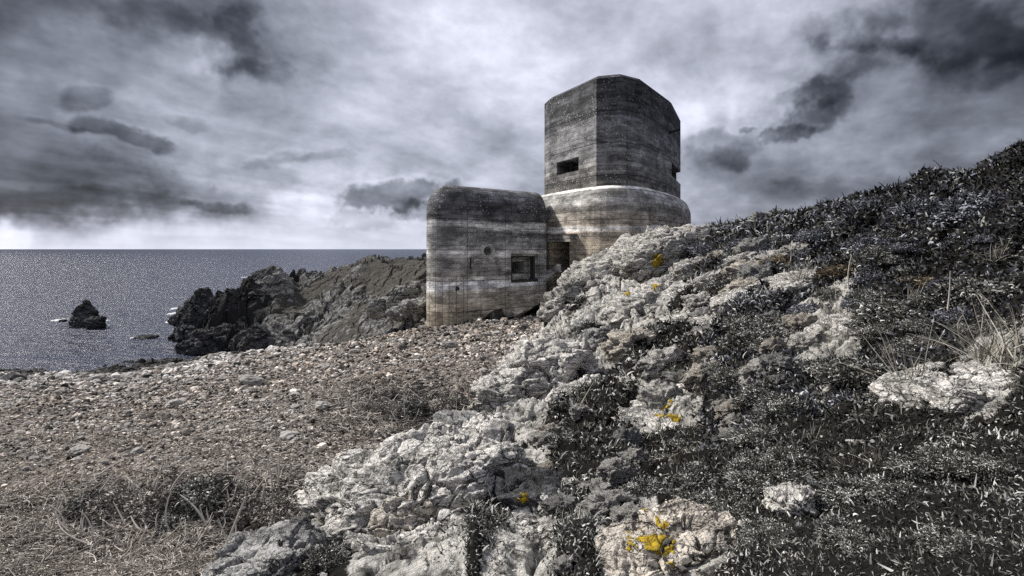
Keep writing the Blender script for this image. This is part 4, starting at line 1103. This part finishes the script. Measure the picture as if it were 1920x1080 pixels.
tuft(1715, 735, 90, 'orange tinged grass fringe beside the bleached hump', k=2)
tuft(1900, 690, 120, 'tallest pale grass clump behind the bleached hump', k=3)
tuft(1850, 670, 80, 'lower pale grass clump next to the tallest one', k=1)
tuft(1140, 470, 34, 'silvery grass tuft at the top of the craggy outcrop', k=2)
tuft(1050, 640, 40, 'pale grass tuft at the foot of the steep rock shoulder', k=3)
for i in range(22):
    px = rs.uniform(1040, 1900); py = rs.uniform(470, 900)
    if px < 1250 - (py - 480) * .4: px += 250
    tuft(px, py, rs.uniform(18, 34), 'small dry grass tuft scattered on the rocky slope', 'dry grass tufts on the slope', i)

# dry stalks
def stalk(base, tip, r, label, group=None, name='dry_stalk', mat='stem', tone=.5, bend=.06):
    base = np.array(base); tip = np.array(tip); L = np.linalg.norm(tip - base); t = np.linspace(0, 1, 7)
    b = np.random.default_rng(int(abs(base[0] * 997 + base[2] * 131)) % 9999).normal(size=3) * bend * L
    pts = base[None] * (1 - t)[:, None] + tip[None] * t[:, None] + b[None] * (t * (1 - t) * 4)[:, None]
    v, q = tube(pts - base, r * (1 - .6 * t), 6)
    o = link(name, mesh_np(name, v, q, True, {'tone': np.full(len(v), tone)}, M[mat]), base); tag(o, label, 'stalk', group); return o
def stalk_px(px, py, px2, py2, wpx, label, group=None, tone=.5, dz=0, skyline=None):
    q = P(px, py, skyline) if skyline else ray_ground(px, py, hill_z, 1.5)
    if q is None: print('stalk?', px, py); return
    tip = P(px2, py2, q[1] - dz); stalk(q, tip, wpx * q[1] / F * .5, label, group, tone=tone)
stalk_px(1764, 330, 1748, 299, 2.0, 'dark bare twig leaning on the skyline, the tallest', tone=.08, skyline=18.6)
stalk_px(1592, 385, 1578, 360, 1.7, 'dark bare twig leaning on the skyline nearer the bunker', tone=.08, skyline=22.5)
stalk_px(1735, 345, 1722, 318, 1.2, 'thin faint twig beside the tallest skyline twig', tone=.1, skyline=19)
for i, a in enumerate([(1592, 545, 1597, 478, 3.2, 'pale upright stalk below the middle rusty bush'), (1480, 500, 1482, 462, 2.4, 'pale short stalk in front of the small rusty bush'),
    (1775, 600, 1782, 508, 4, 'thick pale stalk hanging below the largest rusty bush'), (1612, 560, 1610, 535, 2.4, 'short pale stalk beside the upright one'),
    (1645, 590, 1640, 530, 2.2, 'slender pale stalk over the dark hollow'), (1808, 650, 1806, 590, 3.2, 'pale reed over the black hollow'),
    (1880, 660, 1856, 596, 3.0, 'tall pale reed leaning towards the sea'), (1910, 650, 1890, 570, 3.0, 'tallest pale reed near the photo edge'),
    (1800, 660, 1700, 625, 2.0, 'long straw lying across the dark hollow'), (1770, 690, 1650, 655, 1.8, 'long straw leaning over the olive bush'),
    (1850, 480, 1912, 478, 3.2, 'pale bleached stick lying level in the dark scrub'), (1080, 760, 1062, 700, 1.5, 'thin straw poking from the long rock ledge'),
    (1310, 665, 1265, 648, 2.4, 'bleached stick lying on the mid slope'), (1300, 672, 1350, 678, 2.0, 'second bleached stick crossing the first on the mid slope')]):
    stalk_px(*a[:5], a[5], tone=.85, dz=.15 + .02 * i)

# tangle of dry stems and hanging roots on the two eroded banks (nobody could count them)
def tangle(n, seed, x0, x1, y0, y1, lenk, rk, zoff=.02, upr=.25):
    rg = np.random.default_rng(seed); PX = rg.uniform(x0, x1, n); D = rg.uniform(y0, y1, n)
    X = (PX - 960) / F * D; Y = D; z = beach_z(X, Y); keep = hill_z(X, Y) < z + .12; X, Y, z = X[keep], Y[keep], z[keep]; n = len(X)
    Ln = lenk * Y * np.exp(rg.normal(0, .4, n)); th = rg.uniform(0, 6.28, n)
    d = np.stack([np.cos(th), np.sin(th) * .9, np.abs(rg.normal(size=n)) * upr], 1); d /= np.linalg.norm(d, axis=1)[:, None]
    seg = 4; V = []; nn = 4
    p = np.stack([X, Y, z + zoff * rg.random(n)], 1); cur = p.copy(); Vs = np.empty((n, (seg + 1) * nn, 3), np.float32)
    for k in range(seg + 1):
        a = np.cross(d, [0.2, .1, 1.0]); a /= np.linalg.norm(a, axis=1)[:, None]; b = np.cross(d, a)
        r = (rk * Y * (1 - .55 * k / seg))[:, None]
        for j in range(nn):
            w = 2 * math.pi * j / nn; Vs[:, k * nn + j] = cur + r * (math.cos(w) * a + math.sin(w) * b)
        cur = cur + d * (Ln / seg)[:, None]; d = d + rg.normal(size=(n, 3)) * [.45, .45, .3]; d[:, 2] -= .08; d /= np.linalg.norm(d, axis=1)[:, None]
    q = np.array([[k * nn + j, k * nn + (j + 1) % nn, (k + 1) * nn + (j + 1) % nn, (k + 1) * nn + j] for k in range(seg) for j in range(nn)])
    Q = (q[None] + (np.arange(n) * (seg + 1) * nn)[:, None, None]).reshape(-1, 4)
    tone = np.clip(rg.normal(.55, .22, n), 0, 1)
    return Vs.reshape(-1, 3), Q, np.repeat(tone, (seg + 1) * nn)
parts = [tangle(9000, 1, -150, 620, 4.4, 7.0, .022, .0011), tangle(2500, 2, 600, 900, 10.6, 13.2, .016, .0010), tangle(2500, 3, -150, 700, 7, 10.5, .012, .0008)]
V = []; Q = []; T = []; b = 0
for v, q, t in parts: V.append(v); Q.append(q + b); T.append(t); b += len(v)
tag(link('dry_undergrowth', mesh_np('dry_undergrowth', np.concatenate(V), np.concatenate(Q), True, {'tone': np.concatenate(T)}, M['stem'])), kind='stuff')
# the thicker stems that show singly on the bank
rs2 = np.random.default_rng(33)
def bank_stalk(px, py, px2, py2, w, label, group=None):
    q = ray_ground(px, py, beach_z, 3)
    if q is None: return
    stalk(q, P(px2, py2, q[1] + .12), w * q[1] / F * .5, label, group, tone=.75)
for a in [(320, 1000, 322, 920, 5, 'thick pale stem hanging down the near bank'), (385, 985, 338, 928, 5, 'thick pale stem slanting across the near bank'),
          (300, 1005, 298, 960, 4, 'short pale stem beside the thick hanging one'), (235, 985, 212, 940, 4, 'slanting pale stem at the seaward end of the near bank'),
          (410, 1060, 462, 930, 7, 'heavy root climbing the near bank beside the domed rock'), (760, 790, 756, 735, 2.5, 'pale stem hanging down the farther bank'),
          (800, 760, 770, 732, 2.5, 'pale stem slanting across the farther bank'), (835, 765, 850, 730, 3, 'root climbing the farther bank toward the pebbles')]: bank_stalk(*a)
for i in range(80):
    px = rs2.uniform(90, 540); py = rs2.uniform(915, 1050)
    bank_stalk(px, py, px + rs2.normal() * 26, py - rs2.uniform(15, 70), rs2.uniform(2.5, 5), 'thin pale dead stem on the near bank', 'dead stems on the near bank')
for i in range(36):
    px = rs2.uniform(640, 880); py = rs2.uniform(735, 825)
    bank_stalk(px, py, px + rs2.normal() * 14, py - rs2.uniform(10, 40), rs2.uniform(1.8, 3), 'thin pale dead stem on the farther bank', 'dead stems on the farther bank')
# ------------------------------------------------------------------ sky, sun, camera
SUN_AZ, SUN_EL = math.radians(-66), math.radians(44)      # azimuth from the view direction (+Y), negative = towards the sea
EXPO = .8
# overcast sky: brightness by direction, computed from noise, with the broad banks of cloud where they hang
SKYV = [(0, 20, .22), (150, 20, .36), (300, 20, .38), (440, 20, .33), (560, 20, .55), (760, 20, .66), (960, 20, .76), (1150, 20, .72), (1350, 20, .70), (1550, 20, .72), (1635, 20, .70), (1710, 20, .34), (1900, 20, .20),
    (0, 110, .36), (150, 110, .50), (300, 110, .58), (385, 105, .76), (460, 110, .42), (560, 110, .60), (760, 110, .70), (960, 110, .74), (1150, 100, .77), (1350, 110, .76), (1550, 105, .70), (1640, 100, .46), (1720, 110, .33), (1900, 110, .30),
    (0, 190, .44), (160, 190, .46), (300, 190, .64), (500, 190, .62), (700, 190, .72), (900, 190, .77), (1350, 200, .89), (1450, 190, .74), (1540, 190, .42), (1650, 190, .46), (1800, 190, .42), (1900, 190, .42),
    (0, 250, .40), (200, 250, .50), (320, 250, .66), (500, 250, .71), (700, 250, .70), (950, 250, .68), (1320, 235, .92), (1420, 250, .72), (1530, 250, .46), (1700, 250, .48), (1900, 250, .42),
    (0, 310, .38), (150, 310, .44), (300, 310, .55), (450, 310, .58), (600, 310, .65), (800, 310, .68), (950, 310, .68), (1320, 310, .55), (1450, 310, .60), (1600, 310, .53), (1750, 310, .44), (1900, 310, .36),
    (0, 365, .30), (150, 370, .31), (250, 370, .34), (400, 370, .46), (520, 370, .64), (620, 370, .78), (730, 370, .60), (800, 370, .62), (1320, 370, .52), (1450, 370, .49), (1600, 370, .45), (1800, 370, .38),
    (0, 405, .36), (150, 405, .40), (300, 405, .55), (450, 410, .74), (620, 410, .85), (720, 410, .72), (800, 410, .74), (1330, 420, .56), (1500, 420, .5),
    (0, 440, 1.0), (200, 440, .92), (400, 440, .86), (600, 440, .86), (780, 440, .80), (0, 460, .97), (200, 460, .90), (500, 460, .86), (800, 460, .84), (-150, 450, 1.0), (1400, 460, .55), (1900, 460, .5),
    (-400, 20, .5), (-400, 250, .45), (-400, 370, .5), (-400, 450, 1.0), (2300, 20, .4), (2300, 250, .45), (2300, 460, .5), (500, -150, .6), (1000, -150, .72), (1500, -150, .65), (0, -150, .5), (1900, -150, .4), (0, 520, .9), (960, 520, .8), (1900, 520, .5)]
CLOUDS = [  # px, py, rx, ry, darkening, rotation: torn clouds in front of the deck
    (165, 188, 62, 26, .17, 0), (215, 257, 90, 22, .22, .22), (110, 243, 46, 10, .15, .25), (330, 222, 58, 16, .13, .1), (150, 385, 260, 34, .14, 0), (300, 340, 160, 26, .13, .2), (390, 382, 66, 16, .18, .05), (480, 306, 80, 18, .13, 0), (590, 305, 40, 10, .07, 0),
    (738, 382, 86, 26, .30, -.03), (790, 402, 60, 20, .22, 0), (690, 424, 46, 13, .12, 0), (1330, 292, 105, 34, .19, .06), (1300, 308, 70, 24, .12, 0), (1390, 255, 18, 6, .2, 0), (1590, 165, 96, 44, .15, -.45), (1545, 205, 86, 44, .17, -.6), (1500, 245, 74, 32, .17, -.6), (1452, 276, 50, 18, .20, -.3), (1640, 130, 110, 50, .12, -.2), (1475, 190, 40, 14, .14, -.2),
    (1800, 70, 230, 76, .19, .06), (1660, 86, 100, 30, .15, -.1), (1840, 130, 150, 40, .12, 0), (450, 70, 46, 80, .18, .35), (490, 130, 56, 26, .13, .2), (290, 25, 110, 36, .13, .2), (400, 100, 26, 60, -.10, .35),
    (1480, 356, 70, 14, .07, 0), (1590, 350, 80, 14, .05, 0), (1345, 395, 56, 24, -.06, 0), (1180, 180, 200, 26, -.05, -.25), (560, 285, 60, 16, -.07, 0), (1700, 240, 180, 24, .05, -.15)]
def sky_lum(az, el):
    el = np.clip(el, -.04, None)
    px = 960 + F * np.tan(az); py = HZ - F * np.tan(el) / np.cos(az)
    d = np.stack([np.sin(az) * np.cos(el), np.cos(az) * np.cos(el), np.sin(el)], 1)
    k = np.hypot(1, (px - 960) / F)
    low = sstep(470, 380, py)                                   # calmer near the horizon
    wx = 80 * fbm(d * 4 + 3, 4) + 44 * fbm(d * 12 + 8, 5, .6); wy = 50 * fbm(d * 4 + 33, 4) + 32 * fbm(d * 12 + 48, 5, .6)
    wy = wy * (.25 + .75 * low)
    qx, qy = px + wx * k, py + wy * k
    pts = np.array(SKYV); C = pts[:, :2] / [1, .55]
    D = np.linalg.norm(C[:, None] - C[None], axis=2); n = len(pts)
    A = np.zeros((n + 1, n + 1)); A[:n, :n] = D - 25 * np.eye(n); A[:n, n] = 1; A[n, :n] = 1
    wgt = np.linalg.solve(A, np.r_[pts[:, 2], 0])
    cx = np.clip(qx, -400, 2300); cy = np.clip(qy, -150, 520)
    L = np.full(len(px), wgt[n])
    for (a, b), w_ in zip(C, wgt[:n]): L += w_ * np.sqrt((cx - a) ** 2 + (cy / .55 - b) ** 2 + 40)
    # streaks of the cloud deck, drawn out by perspective
    den = np.maximum(d[:, 2], 0) + .13
    pl = np.stack([d[:, 0] / den, d[:, 1] / den, np.zeros(len(px))], 1)
    ca, sa = math.cos(.5), math.sin(.5)
    pr = np.stack([pl[:, 0] * ca - pl[:, 1] * sa, (pl[:, 0] * sa + pl[:, 1] * ca) * .35, pl[:, 2]], 1)
    L = L + (.105 * fbm(pr * 1.6 + 4, 7, .57) + .075 * fbm(pl * 1.2 + 14, 7, .57)) * (.25 + .75 * low)
    L = L + (.065 * fbm(d * [8, 8, 14] + 2, 7, .6) + .02 * ridged(d * [14, 14, 24] + 5, 5) + .035 * fbm(d * [22, 22, 36] + 9, 5, .6)) * (.3 + .7 * low)
    e1 = fbm(d * 13 + 21, 6, .58); e2 = fbm(d * 30 + 1, 4, .6)
    for (bx, by, rx, ry, am, ro) in CLOUDS:
        dx, dy = (px - bx + .75 * wx), (py - by + .45 * wy); c, s = math.cos(ro), math.sin(ro)
        a, b = (dx * c + dy * s) / rx, (dy * c - dx * s) / ry
        b = np.where(b > 0, b * 1.25, b)
        f = np.exp(-(a * a + b * b) * .8) + (.50 * e1 + .16 * e2) * np.exp(-(a * a + b * b) * .3)
        L = L - (am * sstep(.24, .72, f) if am >= .2 else .75 * am * sstep(.2, .8, f)) * (.75 + .25 * sstep(-1, .6, b)) + .18 * am * sstep(.1, .3, f) * sstep(.6, .3, f) * sstep(.2, -.8, b)
    return np.clip(L + .03, .05, 1.03)
def build_sky():
    H = 2048; Wd = 4096
    img = bpy.data.images.new('overcast', Wd, H, float_buffer=True)
    col = np.arange(Wd); az = ((col + .5) / Wd - .25) * 2 * math.pi; az = (az + math.pi) % (2 * math.pi) - math.pi
    el = ((np.arange(H) + .5) / H - .5) * math.pi
    L = np.full((H, Wd), .5, np.float32)
    # plain overcast all round, brighter overhead
    A, E = np.meshgrid(az[::8], el[::8]); d = np.stack([np.sin(A) * np.cos(E), np.cos(A) * np.cos(E), np.sin(E)], 2).reshape(-1, 3)
    lo = (.66 + .10 * np.clip(d[:, 2], 0, 1) + .12 * fbm(d * 2.5 + 7, 4)).reshape(A.shape)
    L[:] = np.repeat(np.repeat(lo, 8, 0), 8, 1)
    ci = np.nonzero(np.abs(az) < 1.03)[0]; ri = np.nonzero((el > -.035) & (el < .80))[0]
    A, E = np.meshgrid(az[ci], el[ri]); V = sky_lum(A.ravel(), E.ravel()).reshape(A.shape)
    wgt = sstep(1.03, .92, np.abs(A)) * sstep(.80, .60, E)
    L[np.ix_(ri, ci)] = L[np.ix_(ri, ci)] * (1 - wgt) + V * wgt
    lin = np.where(L < .04, L / 12.9, ((L + .055) / 1.055) ** 2.4) / 2 ** EXPO
    dark = np.clip(1 - L, 0, 1)
    px = np.ones((H, Wd, 4), np.float32)
    px[..., 0] = lin * (.95 - .06 * dark); px[..., 1] = lin * (.975 + .01 * dark); px[..., 2] = lin * (1.13 + .15 * dark)
    img.pixels.foreach_set(px.ravel()); img.update(); img.pack(); return img
w = bpy.data.worlds.new("World"); scene.world = w; w.use_nodes = True
t = NT(w.node_tree); nt = w.node_tree
for n in list(nt.nodes): nt.nodes.remove(n)
outn = t.n('ShaderNodeOutputWorld'); bg = t.n('ShaderNodeBackground'); t.L.new(bg.outputs[0], outn.inputs[0])
sky = t.n('ShaderNodeTexSky'); sky.sky_type = 'NISHITA'; sky.sun_disc = False; sky.sun_elevation = SUN_EL; sky.sun_rotation = SUN_AZ
env = t.n('ShaderNodeTexEnvironment'); env.image = build_sky(); env.interpolation = 'Cubic'
STR = .10
mixc = t.mix(.02, t.vm('SCALE', env.outputs[0], 1 / STR), sky.outputs[0])
t.L.new(mixc, bg.inputs[0]); bg.inputs[1].default_value = STR
sun = bpy.data.lights.new('sun', 'SUN'); sun.energy = 3.8; sun.angle = math.radians(5); sun.color = (1, .96, .90)
so = bpy.data.objects.new('sun', sun); COL.objects.link(so)
dirv = Vector((math.sin(SUN_AZ) * math.cos(SUN_EL), math.cos(SUN_AZ) * math.cos(SUN_EL), math.sin(SUN_EL)))
so.rotation_euler = (-dirv).to_track_quat('-Z', 'Y').to_euler(); so.location = (-20, 10, 40)
cam = bpy.data.cameras.new('camera'); cam.sensor_width = 36; cam.lens = 36 * F / 1920
cam.shift_y = -(540 - HZ) / 1920; cam.clip_end = 80000; cam.clip_start = .05
cob = bpy.data.objects.new('camera', cam); COL.objects.link(cob); cob.location = (0, 0, EYE); cob.rotation_euler = (math.radians(90), 0, 0)
scene.camera = cob
scene.view_settings.view_transform = 'Standard'; scene.view_settings.look = 'None'; scene.view_settings.exposure = EXPO; scene.view_settings.gamma = 1
scene.cycles.use_denoising = False; scene.cycles.sample_clamp_direct = 4; scene.cycles.sample_clamp_indirect = 4; scene.cycles.max_bounces = 5; scene.cycles.diffuse_bounces = 3
